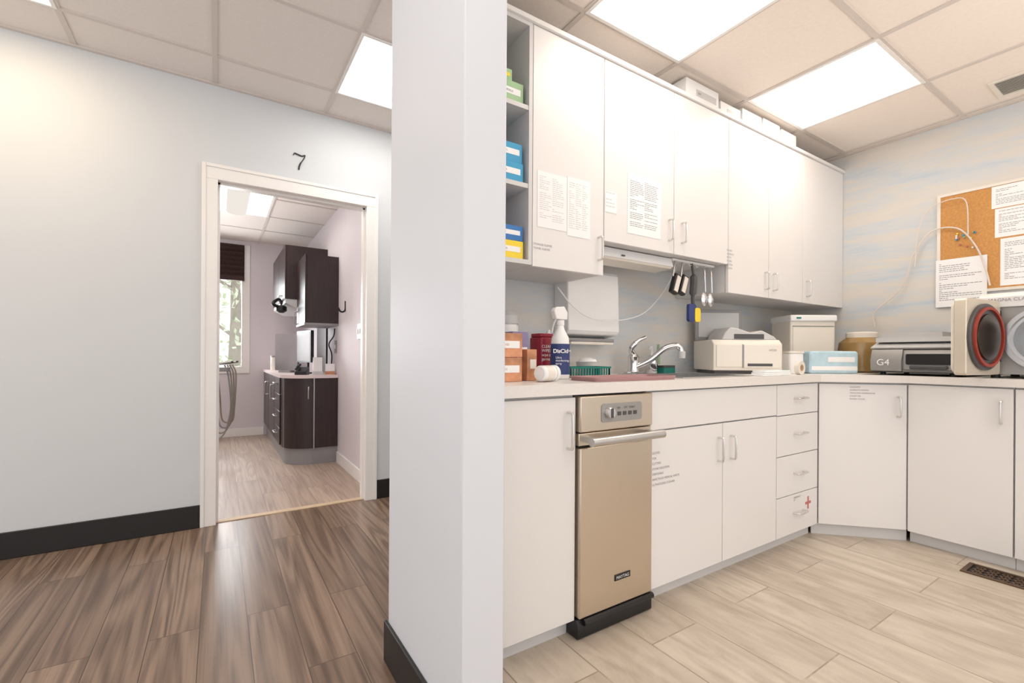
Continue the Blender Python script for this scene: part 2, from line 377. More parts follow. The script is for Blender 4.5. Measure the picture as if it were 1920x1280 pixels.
# room number: a thin stylised 7 with a wavy bar
def ribbon(bm, pts, w, y0, y1):
    n = len(pts); A = []
    for i, (x, zz) in enumerate(pts):
        a, b_ = pts[max(i-1, 0)], pts[min(i+1, n-1)]; d = Vector((b_[0]-a[0], b_[1]-a[1])).normalized(); nn_ = Vector((-d.y, d.x))*w[i]/2
        A.append(((x+nn_.x, zz+nn_.y), (x-nn_.x, zz-nn_.y)))
    return prism(bm, [a for a, _ in A]+[b_ for _, b_ in reversed(A)], 'y', y0, y1)
o7 = ony(549, 316, Y7)
cp_ = [(p.x, p.y) for p in curve([(.002, .084, 0), (.008, .098, 0), (.030, .094, 0), (.052, .090, 0), (.070, .098, 0), (.060, .070, 0), (.044, .042, 0), (.036, .018, 0), (.034, 0, 0)], 5)]
wd_ = [.003+.005*min(1, i/8) if i < 18 else (.006 if i < 30 else .009) for i in range(len(cp_))]
tag(link('room_number', ribbon(nb(), [(o7.x+x, o7.z+y) for x, y in cp_], wd_, Y7-.006, Y7+.0005), M['black']), 'black number seven on the hallway wall above the doorway', 'number')
# ---------------------------------------------------------------- HANDLES
def pull(parent, c, along, out, ln=.10, r=.0052, m='satin'):
    c, A, O = Vector(c), Vector(along).normalized(), Vector(out).normalized(); h = ln/2
    pts = curve([c-A*h, c-A*h+O*.018, c-A*(h-.012)+O*.028, c+A*(h-.012)+O*.028, c+A*h+O*.018, c+A*h], 4)
    return link('handle', tube(nb(), pts, r), M[m], parent)
# ---------------------------------------------------------------- UPPER CABINETS
UF, UT, UB = 1.50, 2.33, 1.364
g = .0022
def upper(x0, x1, zb, splits, handles, label):
    t = thing('wall_cabinet', label, 'cabinet', ((x0+x1)/2, 1.68, zb))
    link('body', B(x0+.0005, x1-.0005, UF+.021, 1.849, zb, UT), M['carcass'], t)
    xs = [x0]+splits+[x1]
    for (a, b_), (hx_, hz_) in zip(zip(xs, xs[1:]), handles):
        d = link('door', B(a+g, b_-g, UF, UF+.018, zb-.004, UT-.004), M['laminate'], t, .0015)
        pull(d, (hx_, UF, hz_), UZ, (0, -1, 0))
    return t
ou = thing('open_shelf_unit', 'narrow white open shelf unit of coloured boxes beside the pillar', 'shelf unit', (.92, 1.68, UB))
bm = nb(); box(bm, .78, .80, UF, 1.849, UB, UT); box(bm, 1.037, 1.054, UF, 1.849, UB, UT); box(bm, .80, 1.037, 1.83, 1.849, UB, UT); box(bm, .80, 1.037, UF, 1.83, UB, UB+.018); box(bm, .80, 1.037, UF, 1.83, UT-.018, UT)
link('body', bm, M['carcass'], ou)
for z in (1.667, 1.978): link('shelf', B(.80, 1.037, UF+.003, 1.83, z, z+.018), M['carcass'], ou)
upper(1.055, 1.445, UB, [], [(1.412, 1.475)], 'single door white wall cabinet nearest the pillar with two taped charts')
upper(1.445, 2.389, 1.52, [1.924], [(1.885, 1.63), (1.985, 1.63)], 'shorter two door white wall cabinet above the sink')
upper(2.389, 3.22, UB, [2.807], [(2.765, 1.46), (2.858, 1.46)], 'two door white wall cabinet above the cream appliance, full height')
upper(3.22, 3.799, UB, [], [(3.268, 1.455)], 'single door white wall cabinet meeting the wallpapered right wall')
struct('trim_4', B(.78, 3.799, UF-.012, UF+.006, UT-.002, UT+.018), M['laminate'], bevel=.002)
# ---------------------------------------------------------------- BASE CABINETS
BF, BT, BB = 1.24, .864, .068
def base_unit(name, x0, x1, label, hollow=False, cat='cabinet'):
    t = thing(name, label, cat, ((x0+x1)/2, 1.55, 0)); bm = nb()
    if hollow:
        box(bm, x0, x0+.018, BF+.020, 1.849, BB, BT); box(bm, x1-.018, x1, BF+.020, 1.849, BB, BT); box(bm, x0+.018, x1-.018, BF+.020, 1.849, BB, BB+.018); box(bm, x0+.018, x1-.018, BF+.020, BF+.03, .69, BT)
    else: box(bm, x0, x1, BF+.020, 1.849, BB, BT)
    link('body', bm, M['carcass'], t)
    link('toe_kick', B(x0, x1, 1.287, 1.305, 0, BB), M['carcass'], t)
    return t
def door(t, x0, x1, z0, z1, name='door'):
    return link(name, B(x0+g, x1-g, BF, BF+.018, z0, z1), M['laminate'], t, .0015)
t = base_unit('base_cabinet', .702, 1.066, 'single door white base cabinet between the pillar and the steel compactor')
d = door(t, .702, 1.066, BB, .855); pull(d, (1.028, BF, .742), UZ, (0, -1, 0), .125)
t = base_unit('sink_cabinet', 1.452, 2.406, 'wide white two door base cabinet under the sink with tiny stuck lettering', True)
door(t, 1.452, 2.406, .705, .858, 'false_front')
d = door(t, 1.452, 1.942, BB, .699); pull(d, (1.905, BF, .585), UZ, (0, -1, 0), .105)
text('GLOVES\nFOIL\nCUTTERS\nSTONE SOLUTION\nDISPOSABLE\nINFECTIOUS MEDICAL WASTE\nULTRASOUND CLEANER', .0125, M['ink'], d, ony(1223, 852, BF-.0006), UX, UZ, sp=1.7)
d = door(t, 1.942, 2.406, BB, .699); pull(d, (2.00, BF, .585), UZ, (0, -1, 0), .105)
t = base_unit('drawer_cabinet', 2.407, 2.842, 'white base unit of four stacked drawers beside the corner cabinet', cat='drawers')
for i, (z0, z1) in enumerate(((.70, .858), (.488, .696), (.276, .484), (BB, .272))):
    d = door(t, 2.407, 2.842, z0, z1, 'drawer'); pull(d, (2.63, BF, (z0+z1)/2+.005), UX, (0, -1, 0), .10)
    if i == 3:
        bm = nb(); cx_, cz_ = 2.735, .205
        box(bm, cx_-.007, cx_+.007, BF-.001, BF-.0002, cz_-.034, cz_+.034); box(bm, cx_-.030, cx_-.007, BF-.001, BF-.0002, cz_-.007, cz_+.007); box(bm, cx_+.007, cx_+.030, BF-.001, BF-.0002, cz_-.007, cz_+.007); link('red_cross', bm, M['redcross'], d)
        text('EMERGENCY\nKIT', .013, M['ink'], d, (2.58, BF-.0006, .25), UX, UZ)
# diagonal corner
t = thing('corner_cabinet', 'white corner base cabinet with an angled single door', 'cabinet', (3.35, 1.45, 0))
dd = Vector((1, -1, 0)).normalized(); nn = Vector((-1, -1, 0)).normalized()
p0 = Vector((2.846, BF, 0)); p1 = Vector((3.15, BF-.304, 0))
def slab(a, b_, off0, off1, z0, z1):
    q = [a+nn*off0, b_+nn*off0, b_+nn*off1, a+nn*off1]
    return prism(nb(), [(v.x, v.y) for v in q], 'z', z0, z1)
link('body', prism(nb(), [(2.846, BF+.03), (2.846, 1.849), (3.799, 1.849), (3.799, .934), (3.169, .934), (3.169, .947)], 'z', BB, BT), M['carcass'], t)
d = link('door', slab(p0+dd*.004, p1, -.018, 0, BB, .855), M['laminate'], t, .0015)
pull(d, p0.lerp(p1, .90)+Vector((0, 0, .735)), UZ, nn, .105)
text('ALGINATE\nALGINATE MIXING\nTRAYS FOR IMPRESSIONS\nCASSETTES\nMODEL STONE', .011, M['ink'], d, p0.lerp(p1, .36)+nn*.0008+Vector((0, 0, .835)), dd, UZ, sp=1.5)
link('toe_kick', slab(p0-dd*.02, p1+dd*.02, -.05, -.035, 0, BB), M['carcass'], t)
def side_unit(y1, y0, label, hy_):
    t = thing('base_cabinet', label, 'cabinet', (3.48, (y0+y1)/2, 0))
    link('body', B(3.170, 3.799, y0, y1, BB, BT), M['carcass'], t)
    d = link('door', B(3.15, 3.168, y0+g, y1-g, BB-.003, .857), M['laminate'], t, .0015)
    pull(d, (3.15, hy_, .745), UZ, (-1, 0, 0), .105)
    link('toe_kick', B(3.197, 3.215, y0, y1, 0, BB), M['carcass'], t)
side_unit(.933, .538, 'white base cabinet under the grey table top sterilizer, right of the angled door', .578)
side_unit(.536, .15, 'white base cabinet under the round door sterilizer at the photo right edge', .19)
side_unit(.148, -.28, 'white base cabinet at the near end of the right wall', .11)
# worktop
bm = nb(); CZ0, CZ = .866, .905
box(bm, .702, 1.74, 1.22, 1.849, CZ0, CZ); box(bm, 2.26, 2.83, 1.22, 1.849, CZ0, CZ); box(bm, 1.74, 2.26, 1.22, 1.31, CZ0, CZ); box(bm, 1.74, 2.26, 1.66, 1.849, CZ0, CZ)
prism(bm, [(2.83, 1.22), (3.13, .92), (3.799, .92), (3.799, 1.849), (2.83, 1.849)], 'z', CZ0, CZ); box(bm, 3.13, 3.799, -.3, .92, CZ0, CZ)
tag(link('worktop', bm, M['counter']), 'long white laminate worktop that turns the corner over the base cabinets', 'worktop')
# sink
t = thing('sink', 'stainless steel sink set into the white worktop', 'sink', (2.0, 1.485, .74))
bm = nb(); box(bm, 1.72, 2.28, 1.29, 1.312, CZ+.0005, CZ+.005); box(bm, 1.72, 2.28, 1.658, 1.68, CZ+.0005, CZ+.005); box(bm, 1.72, 1.742, 1.312, 1.658, CZ+.0005, CZ+.005); box(bm, 2.258, 2.28, 1.312, 1.658, CZ+.0005, CZ+.005)
link('rim', bm, M['steel2'], t)
bm = nb(); box(bm, 1.743, 1.747, 1.313, 1.657, .745, CZ); box(bm, 2.253, 2.257, 1.313, 1.657, .745, CZ); box(bm, 1.747, 2.253, 1.313, 1.317, .745, CZ); box(bm, 1.747, 2.253, 1.653, 1.657, .745, CZ); box(bm, 1.743, 2.257, 1.313, 1.657, .74, .745)
link('bowl', bm, M['steel2'], t); link('drain', L([(.035, 0), (.035, .003), (.02, .004)], (2, 1.485, .745)), M['chrome'], t)
# faucet
fx, fy = ony(1187, 690, 1.74).x, 1.74
t = thing('faucet', 'chrome single lever faucet with long spout behind the sink', 'faucet', (fx, fy, CZ))
link('base_plate', prism(nb(), rrect(fx-.075, fx+.075, fy-.03, fy+.03, .028), 'z', CZ+.0005, CZ+.014), M['chrome'], t, .002)
link('body', L([(.032, 0), (.028, .02), (.027, .06), (.031, .08), (.022, .096), (.004, .102)], (fx, fy, CZ+.014)), M['chrome'], t)
link('lever', tube(nb(), curve([(fx, fy, CZ+.10), (fx-.025, fy-.01, CZ+.14), (fx+.005, fy-.03, CZ+.18), (fx+.05, fy-.04, CZ+.20)]), [.018]*5+[.015]*6+[.010]*8, 12), M['chrome'], t)
link('spout', tube(nb(), curve([(fx, fy-.01, CZ+.035), (fx+.06, fy-.06, CZ+.075), (fx+.12, fy-.10, CZ+.135), (fx+.17, fy-.135, CZ+.155), (fx+.195, fy-.15, CZ+.145), (fx+.20, fy-.155, CZ+.12)]), .016, 12), M['chrome'], t)
link('aerator', L([(.020, 0), (.020, .034), (.016, .038)], (fx+.201, fy-.157, CZ+.088)), M['lgrey'], t)
sx = fx+.17
t = thing('soap_dispenser', 'clear and chrome soap pump standing behind the sink beside the faucet', 'dispenser', (sx, 1.76, CZ))
link('bottle', L([(.03, 0), (.034, .01), (.034, .075), (.016, .09), (.013, .105)], (sx, 1.76, CZ+.0005)), M['chrome'], t)
link('pump', tube(nb(), curve([(sx, 1.76, CZ+.10), (sx, 1.76, CZ+.145), (sx-.02, 1.745, CZ+.15), (sx-.045, 1.73, CZ+.14)]), .006), M['white'], t)
t = thing('scrub_sponge', 'dark teal scrubbing sponge lying behind the sink', 'sponge', (2.17, 1.74, CZ))
link('sponge', prism(nb(), rrect(2.12, 2.22, 1.71, 1.77, .012), 'z', CZ+.0005, CZ+.034), M['teal'], t, .003); link('scourer', prism(nb(), rrect(2.12, 2.22, 1.71, 1.77, .012), 'z', CZ+.0345, CZ+.046), M['dgrey'], t)
t = thing('dish_brush', 'small green dish brush standing behind the faucet spout', 'brush', (fx+.26, 1.77, CZ))
link('head', L([(.02, 0), (.024, .01), (.022, .05)], (fx+.26, 1.79, CZ+.0005)), M['white'], t); link('handle', tube(nb(), curve([(fx+.26, 1.79, CZ+.05), (fx+.255, 1.785, CZ+.11), (fx+.24, 1.77, CZ+.165)]), [.012]*6+[.008]*7), M['green'], t)
# ---------------------------------------------------------------- COMPACTOR
X0, X1 = 1.070, 1.447
t = thing('trash_compactor', 'stainless steel trash compactor built in under the worktop', 'trash compactor', ((X0+X1)/2, 1.5, 0))
link('body', B(X0, X1, 1.262, 1.84, .06, .862), M['dgrey'], t)
dr = link('door', B(X0+.002, X1-.002, 1.222, 1.26, .075, .675), M['steel'], t, .004)
link('upper_panel', B(X0+.002, X1-.002, 1.230, 1.26, .682, .727), M['steel'], t, .003)
cp = link('control_panel', B(X0+.002, X1-.002, 1.222, 1.26, .731, .858), M['steel'], t, .004)
link('display', prism(nb(), rrect(X0+.10, X0+.31, .760, .828, .012), 'y', 1.219, 1.2225), M['mmetal'], cp)
k = link('knob', L([(.022, 0), (.022, -.012), (.018, -.018)], (X0+.135, 1.219, .795), axis='y'), M['chrome'], cp)
link('knob_face', B(X0+.131, X0+.139, 1.198, 1.2015, .778, .812), M['dgrey'], k)
for i in range(4): link('button', B(X0+.18+.028*i, X0+.196+.028*i, 1.2165, 1.219, .782, .796), M['dgrey'], cp)
text('ON      OFF   START', .011, M['inkd'], cp, (X0+.175, 1.2185, .806), UX, UZ)
hh = link('handle', tube(nb(), [(X0+.005, 1.168, .705), (X1-.005, 1.168, .705)], .0155, 16), M['steel2'], t)
for a, b_ in ((X0+.025, X0+.05), (X1-.05, X1-.025)): link('handle_bracket', B(a, b_, 1.168, 1.232, .695, .716), M['steel2'], hh)
bd = link('badge', B(X0+.172, X0+.252, 1.2195, 1.2222, .168, .19), M['black'], dr)
text('MAYTAG', .0165, M['white'], bd, (X0+.212, 1.219, .173), UX, UZ, align='CENTER')
bm = nb(); prism(bm, [(1.225, .004), (1.30, .004), (1.30, .07), (1.235, .07), (1.225, .055)], 'x', X0-.004, X1+.004); link('foot_pedal', bm, M['black'], t, .004)
link('pedal_bar', tube(nb(), [(X0+.02, 1.222, .062), (X1-.0, 1.222, .062)], .012, 10), M['black'], t)
# ---------------------------------------------------------------- SMALL CARTONS
def carton(name, label, x0, x1, y0, y1, z0, z1, m, lm='paper', cat='box', txt=None, group=None, inkm='inkd'):
    t = thing(name, label, cat, ((x0+x1)/2, (y0+y1)/2, z0), group=group)
    link('carton', B(x0, x1, y0, y1, z0+.0005, z1), M[m], t, .0015)
    w, h = x1-x0, z1-z0
    lb = link('printed_label', B(x0+w*.3, x1-w*.08, y0-.0008, y0-.0001, z0+h*.38, z0+h*.68), M[lm], t)
    if txt: text(txt, h*.13, M[inkm], lb, (x0+w*.34, y0-.0012, z0+h*.48), UX, UZ)
    return t
zA, zB, zC = UB+.018, 1.685, 1.996
sg = 'coloured boxes on the open shelves'
carton('storage_box', 'green box with white label on the top open shelf', .85, 1.022, UF+.02, 1.75, zC, zC+.085, 'green', txt='LABEL ROLLS', group=sg)
carton('storage_box', 'slim pale green box on top of the labelled green box', .85, .975, UF+.03, 1.75, zC+.086, zC+.135, 'green', 'yellow', group=sg)
carton('storage_box', 'blue box, lower of two on the middle open shelf', .85, 1.020, UF+.015, 1.75, zB, zB+.078, 'blue', txt='SLEEVES', group=sg)
carton('storage_box', 'blue box, upper of two on the middle open shelf', .85, 1.018, UF+.02, 1.75, zB+.079, zB+.155, 'blue', txt='PACKETS', group=sg)
carton('storage_box', 'yellow box on the bottom open shelf', .85, 1.022, UF+.015, 1.75, zA, zA+.072, 'yellow', txt='EXPOSED', group=sg)
carton('storage_box', 'deep blue box stacked on the yellow box', .85, 1.024, UF+.02, 1.75, zA+.073, zA+.133, 'blue2', txt='POUCHES', group=sg)
tg = 'white boxes on top of the wall cabinets'
for i, (a, b_, h, lb) in enumerate(((2.03, 2.31, .118, 'large white carton with scribbled number on top of wall cabinets'), (2.33, 2.52, .085, 'low white carton second from the left on top of wall cabinets'), (2.54, 2.74, .108, 'white carton in the middle of the row on wall cabinets'), (2.76, 2.95, .114, 'white carton second from the right on top of wall cabinets'), (2.97, 3.15, .104, 'rightmost white carton on top of the wall cabinets'))):
    carton('carton', lb, a, b_, 1.512, 1.76, UT, UT+h, 'white', 'lgrey', txt='2391' if i == 0 else None, group=tg)
# ---------------------------------------------------------------- ITEMS ON WORKTOP LEFT
z = CZ+.0005
carton('glove_box', 'orange glove box standing on the worktop, lower of two', .80, .950, 1.41, 1.49, z, z+.088, 'orange', txt='LATEX', inkm='orange')
carton('glove_box', 'orange glove box stacked above another beside the pillar', .80, .952, 1.412, 1.492, z+.089, z+.178, 'orange', txt='GLOVES', inkm='orange')
carton('tall_carton', 'purple tall carton behind the orange glove boxes', .965, 1.040, 1.50, 1.565, z, z+.19, 'purple')
carton('slim_carton', 'slim orange carton between the purple carton and the maroon canister', .99, 1.035, 1.435, 1.49, z, z+.12, 'orange', 'cream')
t = thing('wipes_tub', 'white tub with a flip lid behind the orange glove boxes', 'tub', (1.04, 1.66, z))
link('tub', L([(.045, 0), (.048, .01), (.048, .22), (.044, .23)], (1.04, 1.66, z)), M['white'], t); link('lid', L([(.05, .23), (.05, .265), (.03, .285), (.005, .288)], (1.04, 1.66, z)), M['lgrey'], t)
mx_ = ony(1012, 660, 1.62).x+.012
t = thing('wipes_canister', 'maroon canister with white printing beside the spray bottle', 'canister', (mx_, 1.62, z))
link('canister', prism(nb(), rrect(mx_-.042, mx_+.042, 1.575, 1.665, .02), 'z', z, z+.175), M['red'], t, .004)
link('lid', prism(nb(), rrect(mx_-.04, mx_+.04, 1.58, 1.66, .02), 'z', z+.176, z+.192), M['red'], t, .003)
link('carry_handle', tube(nb(), curve([(mx_+.04, 1.60, z+.15), (mx_+.062, 1.59, z+.145), (mx_+.066, 1.59, z+.10), (mx_+.04, 1.60, z+.07)]), .007), M['red'], t)
text('CLEAN\nWIPES\nwipe away\ngerms', .018, M['white'], t, (mx_-.035, 1.5742, z+.13), UX, UZ)
tx = ony(1027, 640, 1.72).x+.02
t = thing('squeeze_bottle', 'teal squeeze bottle half hidden behind the spray bottle', 'bottle', (tx, 1.74, z))
link('bottle', L([(.03, 0), (.033, .01), (.033, .15), (.015, .175)], (tx, 1.74, z)), M['teal'], t); link('cap', L([(.016, .175), (.016, .2), (.005, .22)], (tx, 1.74, z)), M['white'], t)
bx_, by_ = ony(1050, 640, 1.49).x, 1.49
t = thing('spray_bottle', 'white spray bottle with navy label and trigger head', 'spray bottle', (bx_, by_, z))
link('bottle', L([(.034, 0), (.039, .006), (.039, .14), (.036, .17), (.018, .205), (.014, .225)], (bx_, by_, z)), M['white'], t)
lb = link('printed_label', L([(.0398, .02), (.0398, .145)], (bx_, by_, z)), M['navy'], t)
text('DisCide', .022, M['white'], lb, (bx_-.054, by_-.023, z+.108), (.84, -.54, 0), UZ, bold=.0006)
text('Ultra\ndisinfecting\nspray', .012, M['white'], lb, (bx_-.046, by_-.029, z+.085), (.84, -.54, 0), UZ)
link('collar', L([(.017, .222), (.017, .243)], (bx_, by_, z)), M['white'], t)
hd = link('trigger_head', prism(nb(), [(bx_-.03, z+.245), (bx_+.028, z+.245), (bx_+.03, z+.275), (bx_+.012, z+.30), (bx_-.03, z+.295), (bx_-.042, z+.28)], 'y', by_-.014, by_+.014), M['white'], t, .004)
link('trigger', tube(nb(), curve([(bx_-.02, by_, z+.25), (bx_-.035, by_, z+.225), (bx_-.045, by_, z+.19)]), .005), M['lgrey'], hd)
jx = ony(1024, 690, 1.36).x
t = thing('small_jar', 'small white jar lying on its side on the worktop', 'jar', (jx, 1.36, z))
def jrot(bm): bmesh.ops.rotate(bm, cent=(jx, 1.36, z), matrix=Matrix.Rotation(.25, 3, 'Z'), verts=bm.verts); return bm
link('jar', jrot(lathe(nb(), [(.025, -.04), (.029, -.035), (.029, .03), (.024, .034)], (jx, 1.36, z+.031), axis='x')), M['white'], t)
link('printed_band', jrot(lathe(nb(), [(.0293, -.02), (.0293, .02)], (jx, 1.36, z+.031), axis='x')), M['cream'], t)
link('lid', jrot(lathe(nb(), [(.030, .035), (.030, .05)], (jx, 1.36, z+.031), axis='x')), M['white'], t)
# green basket
ga, gb = ony(1070, 690, 1.55).x, ony(1143, 690, 1.55).x
t = thing('green_basket', 'green plastic slotted basket on the worktop behind the mauve tray', 'basket', ((ga+gb)/2, 1.60, z))
bm = nb()
box(bm, ga, gb, 1.55, 1.65, z, z+.004)
for k in range(15):
    x = ga+(gb-ga)*k/14; box(bm, x-.003, x+.003, 1.55, 1.553, z+.004, z+.04); box(bm, x-.003, x+.003, 1.647, 1.65, z+.004, z+.04)
for k in range(7):
    y = 1.553+.0155*k; box(bm, ga-.001, ga+.003, y-.003, y+.003, z+.004, z+.04); box(bm, gb-.003, gb+.001, y-.003, y+.003, z+.004, z+.04)
link('slats', bm, M['teal'], t)
bm = nb(); box(bm, ga-.005, gb+.005, 1.545, 1.553, z+.04, z+.048); box(bm, ga-.005, gb+.005, 1.647, 1.655, z+.04, z+.048); box(bm, ga-.005, ga+.003, 1.553, 1.647, z+.04, z+.048); box(bm, gb-.003, gb+.005, 1.553, 1.647, z+.04, z+.048); link('rim', bm, M['teal'], t)
t = thing('clear_cup', 'clear plastic tub with gauze behind the green basket', 'tub', (1.56, 1.73, z))
link('tub', L([(.05, 0), (.056, .065), (.059, .068)], (1.56, 1.73, z)), M['lgrey'], t); link('gauze', L([(.05, .066), (.04, .08), (.015, .088)], (1.56, 1.73, z)), M['paper'], t)
# mauve tray
ta, tb = ony(1062, 705, 1.40).x+.03, ony(1222, 705, 1.36).x+.03
bm = nb(); prism(bm, rrect(ta, tb, 1.255, 1.42, .02), 'z', z, z+.004)
def ring4(i, zz): return [bm.verts.new((x, y, zz)) for x, y in rrect(ta-i, tb+i, 1.255-i, 1.42+i, .02+i*.8)]
va, vb, vc, vd = ring4(.006, z+.016), ring4(-.004, z+.016), ring4(-.002, z+.002), ring4(-.008, z+.004)
n = len(va)
for i in range(n):
    j = (i+1) % n
    bm.faces.new((va[i], va[j], vb[j], vb[i])); bm.faces.new((vc[i], vc[j], va[j], va[i])); bm.faces.new((vb[i], vb[j], vd[j], vd[i]))
tag(link('instrument_tray', bm, M['mauve']), 'mauve plastic instrument tray near the worktop front edge', 'tray')
# paper towel dispenser
t = thing('paper_towel_dispenser', 'white paper towel dispenser mounted on the wall above the worktop', 'dispenser', (1.61, 1.78, 1.08))
bm = nb(); prism(bm, [(1.8505, 1.09), (1.8505, 1.44), (1.76, 1.44), (1.745, 1.42), (1.735, 1.13), (1.75, 1.11)], 'x', 1.44, 1.79); link('cover', bm, M['white'], t, .006)
link('towel_slot', B(1.46, 1.77, 1.755, 1.845, 1.075, 1.092), M['mgrey'], t, .003); link('lower_tray', B(1.47, 1.76, 1.75, 1.8505, 1.06, 1.074), M['cream'], t, .003)
# under cabinet light
t = thing('under_cabinet_light', 'white slim light fixture mounted under the shorter wall cabinet', 'light fixture', (1.72, 1.6, 1.46))
link('housing', prism(nb(), [(1.56, 1.4690), (1.575, 1.5155), (1.68, 1.5155), (1.68, 1.462)], 'x', 1.455, 2.0), M['white'], t, .002)
link('lens', prism(nb(), [(1.562, 1.468), (1.678, 1.4605), (1.67, 1.452), (1.57, 1.459)], 'x', 1.465, 1.99), M['cream'], t)
link('switch', B(1.62, 1.64, 1.556, 1.5625, 1.480, 1.486), M['dgrey'], t)
# cords
def cord(name, pts, r, m, label, fn='y', d=1.79):
    P = [(ony if fn == 'y' else onx)(a, b_, d) for a, b_ in pts]
    return tag(link(name, tube(nb(), curve(P, 5), r, 6), M[m]), label, 'cord')
cord('power_cord', [(1045, 538), (1075, 575), (1110, 597), (1155, 601), (1205, 588), (1240, 552), (1262, 515), (1270, 496)], .003, 'white', 'white cord sagging across the wall under the short wall cabinet', d=1.70)
cord('power_cord', [(1640, 612), (1640, 585), (1690, 540), (1712, 480), (1745, 435), (1795, 428), (1830, 462), (1848, 505), (1856, 535)], .0045, 'cord', 'thick white cord looping over the wallpaper to the corkboard', 'x', 3.765)
cord('power_cord', [(1715, 500), (1722, 430), (1745, 390), (1790, 372), (1812, 380), (1815, 440)], .003, 'cord', 'thin white cord arching above the thick cord by the corkboard', 'x', 3.752)
# hanging tools
bm = nb(); box(bm, 2.0, 2.36, 1.565, 1.585, 1.505, 1.5165)
for k in range(6): tube(bm, [(2.03+.06*k, 1.58, 1.506), (2.03+.06*k, 1.572, 1.49), (2.03+.06*k, 1.562, 1.495)], .0022, 6)
tag(link('hook_rail', bm, M['white']), 'white hook rail under the short wall cabinet', 'hook rail')
def tool(x, ztop, kind, label, cat): return thing(kind, label, cat, (x, 1.565, ztop))
for x, lb, dx_ in ((2.025, 'black brush hanging from the hook rail, left one', -.03), (2.085, 'black brush hanging from the hook rail, right one', -.025)):
    t = tool(x, 1.49, 'brush', lb, 'brush')
    link('handle', tube(nb(), [(x, 1.57, 1.5045), (x+dx_, 1.56, 1.42)], .005), M['steel2'], t)
    bm = B(x-.024, x+.024, 1.545, 1.57, 1.325, 1.43); bmesh.ops.rotate(bm, cent=(x, 1.56, 1.42), matrix=Matrix.Rotation(.35, 3, 'Y'), verts=bm.verts); link('head', bm, M['black'], t, .003)
    bm = B(x-.014, x+.014, 1.540, 1.545, 1.335, 1.42); bmesh.ops.rotate(bm, cent=(x, 1.56, 1.42), matrix=Matrix.Rotation(.35, 3, 'Y'), verts=bm.verts); link('bristles', bm, M['cream'], t)
x = 2.165
t = tool(x, 1.49, 'scrubber', 'long grey handled scrubber with blue and yellow head on the rail', 'scrubber')
link('handle', tube(nb(), curve([(x, 1.57, 1.5055), (x+.003, 1.56, 1.42), (x-.004, 1.56, 1.33), (x, 1.56, 1.27)]), [.007]*5+[.019]*7+[.010]*7), M['dgrey'], t)
link('blue_pad', prism(nb(), rrect(x-.05, x+.01, 1.19, 1.285, .014), 'y', 1.548, 1.565), M['navy'], t); link('yellow_pad', prism(nb(), rrect(x-.002, x+.044, 1.19, 1.265, .012), 'y', 1.545, 1.56), M['yellow'], t)
for x, lb in ((2.27, 'chrome measuring spoon on the rail beside the scrubber'), (2.33, 'chrome measuring spoon at the right end of the rail')):
    t = tool(x, 1.49, 'spoon', lb, 'spoon')
    link('handle', tube(nb(), curve([(x, 1.57, 1.5055), (x-.006, 1.56, 1.45), (x, 1.56, 1.36)]), .005), M['chrome'], t)
    bm = lathe(nb(), [(.004, -.012), (.02, -.006), (.026, 0), (.02, 0), (.004, -.006)], (0, 0, 0), axis='y'); bmesh.ops.scale(bm, vec=(1, 1, 1.5), verts=bm.verts); bmesh.ops.translate(bm, vec=(x, 1.565, 1.322), verts=bm.verts); link('bowl', bm, M['chrome'], t)
# ---------------------------------------------------------------- CREAM APPLIANCE
TH = -YAW
t = thing('film_processor', 'cream table top processor with dark slots and raised grey lid', 'appliance', (2.525, 1.462, CZ), TH)
W = .195
link('body', prism(nb(), [(0, .02), (0, .17), (.03, .195), (.285, .195), (.285, .02)], 'x', -W, W), M['cream'], t, .005)
link('base', B(-W+.015, W-.015, .02, .27, .0005, .02), M['dgrey'], t)
link('front_panel', B(-W+.015, -.035, -.005, 0, .04, .165), M['cream'], t, .002)
link('front_door', B(-.025, W-.015, -.006, 0, .035, .165), M['cream'], t, .002)
link('door_groove', B(-.034, -.026, -.003, 0, .035, .168), M['mgrey'], t)
link('control_strip', B(-.005, W-.06, -.008, -.006, .045, .06), M['dgrey'], t)
link('upper_housing', prism(nb(), [(-W+.06, .195), (-W+.08, .235), (-W+.11, .268), (-W+.15, .262), (W-.16, .235), (W-.10, .25), (W-.03, .215), (W-.01, .195)], 'y', .03, .24), M['lgrey'], t, .006)
link('film_slot', B(-W+.13, W-.09, .026, .0305, .200, .228), M['dgrey'], t, .002)
bm = B(-W, W-.10, .262, .280, .197, .39); link('raised_lid', bm, M['mgrey'], t, .004)
link('lid_inset', B(-W+.02, W-.12, .2595, .2618, .22, .37), M['lgrey'], t)
text('AP200', .016, M['ink'], t, (W-.08, -.0066, .13), UX, UZ)
# tall white unit
t = thing('water_distiller', 'tall white box appliance with green light in the worktop corner', 'appliance', (3.255, 1.452, CZ), TH)
W = .145
link('body', prism(nb(), [(0, .0005), (0, .345), (.02, .36), (.22, .36), (.22, .0005)], 'x', -W, W), M['cream'], t, .008)
link('top_panel', B(-W-.006, W+.006, -.012, .225, .33, .372), M['white'], t, .008)
link('seam', B(-W+.01, W-.01, -.0065, -.001, .298, .302), M['mgrey'], t); link('indicator', B(-W+.03, -W+.06, -.0145, -.012, .347, .357), M['teal'], t)
link('front_door', B(-W+.012, W-.012, -.005, 0, .02, .295), M['cream'], t, .002)
t = thing('tissue_box', 'light blue and white soft pack on the worktop corner', 'box', (3.07, 1.27, CZ), TH)
link('pack', prism(nb(), rrect(-.125, .165, .0005, .135, .018), 'y', 0, .11), M['lblue'], t, .010)
link('opening', prism(nb(), rrect(-.07, .10, .035, .075, .018), 'z', .1355, .1365), M['paper'], t)
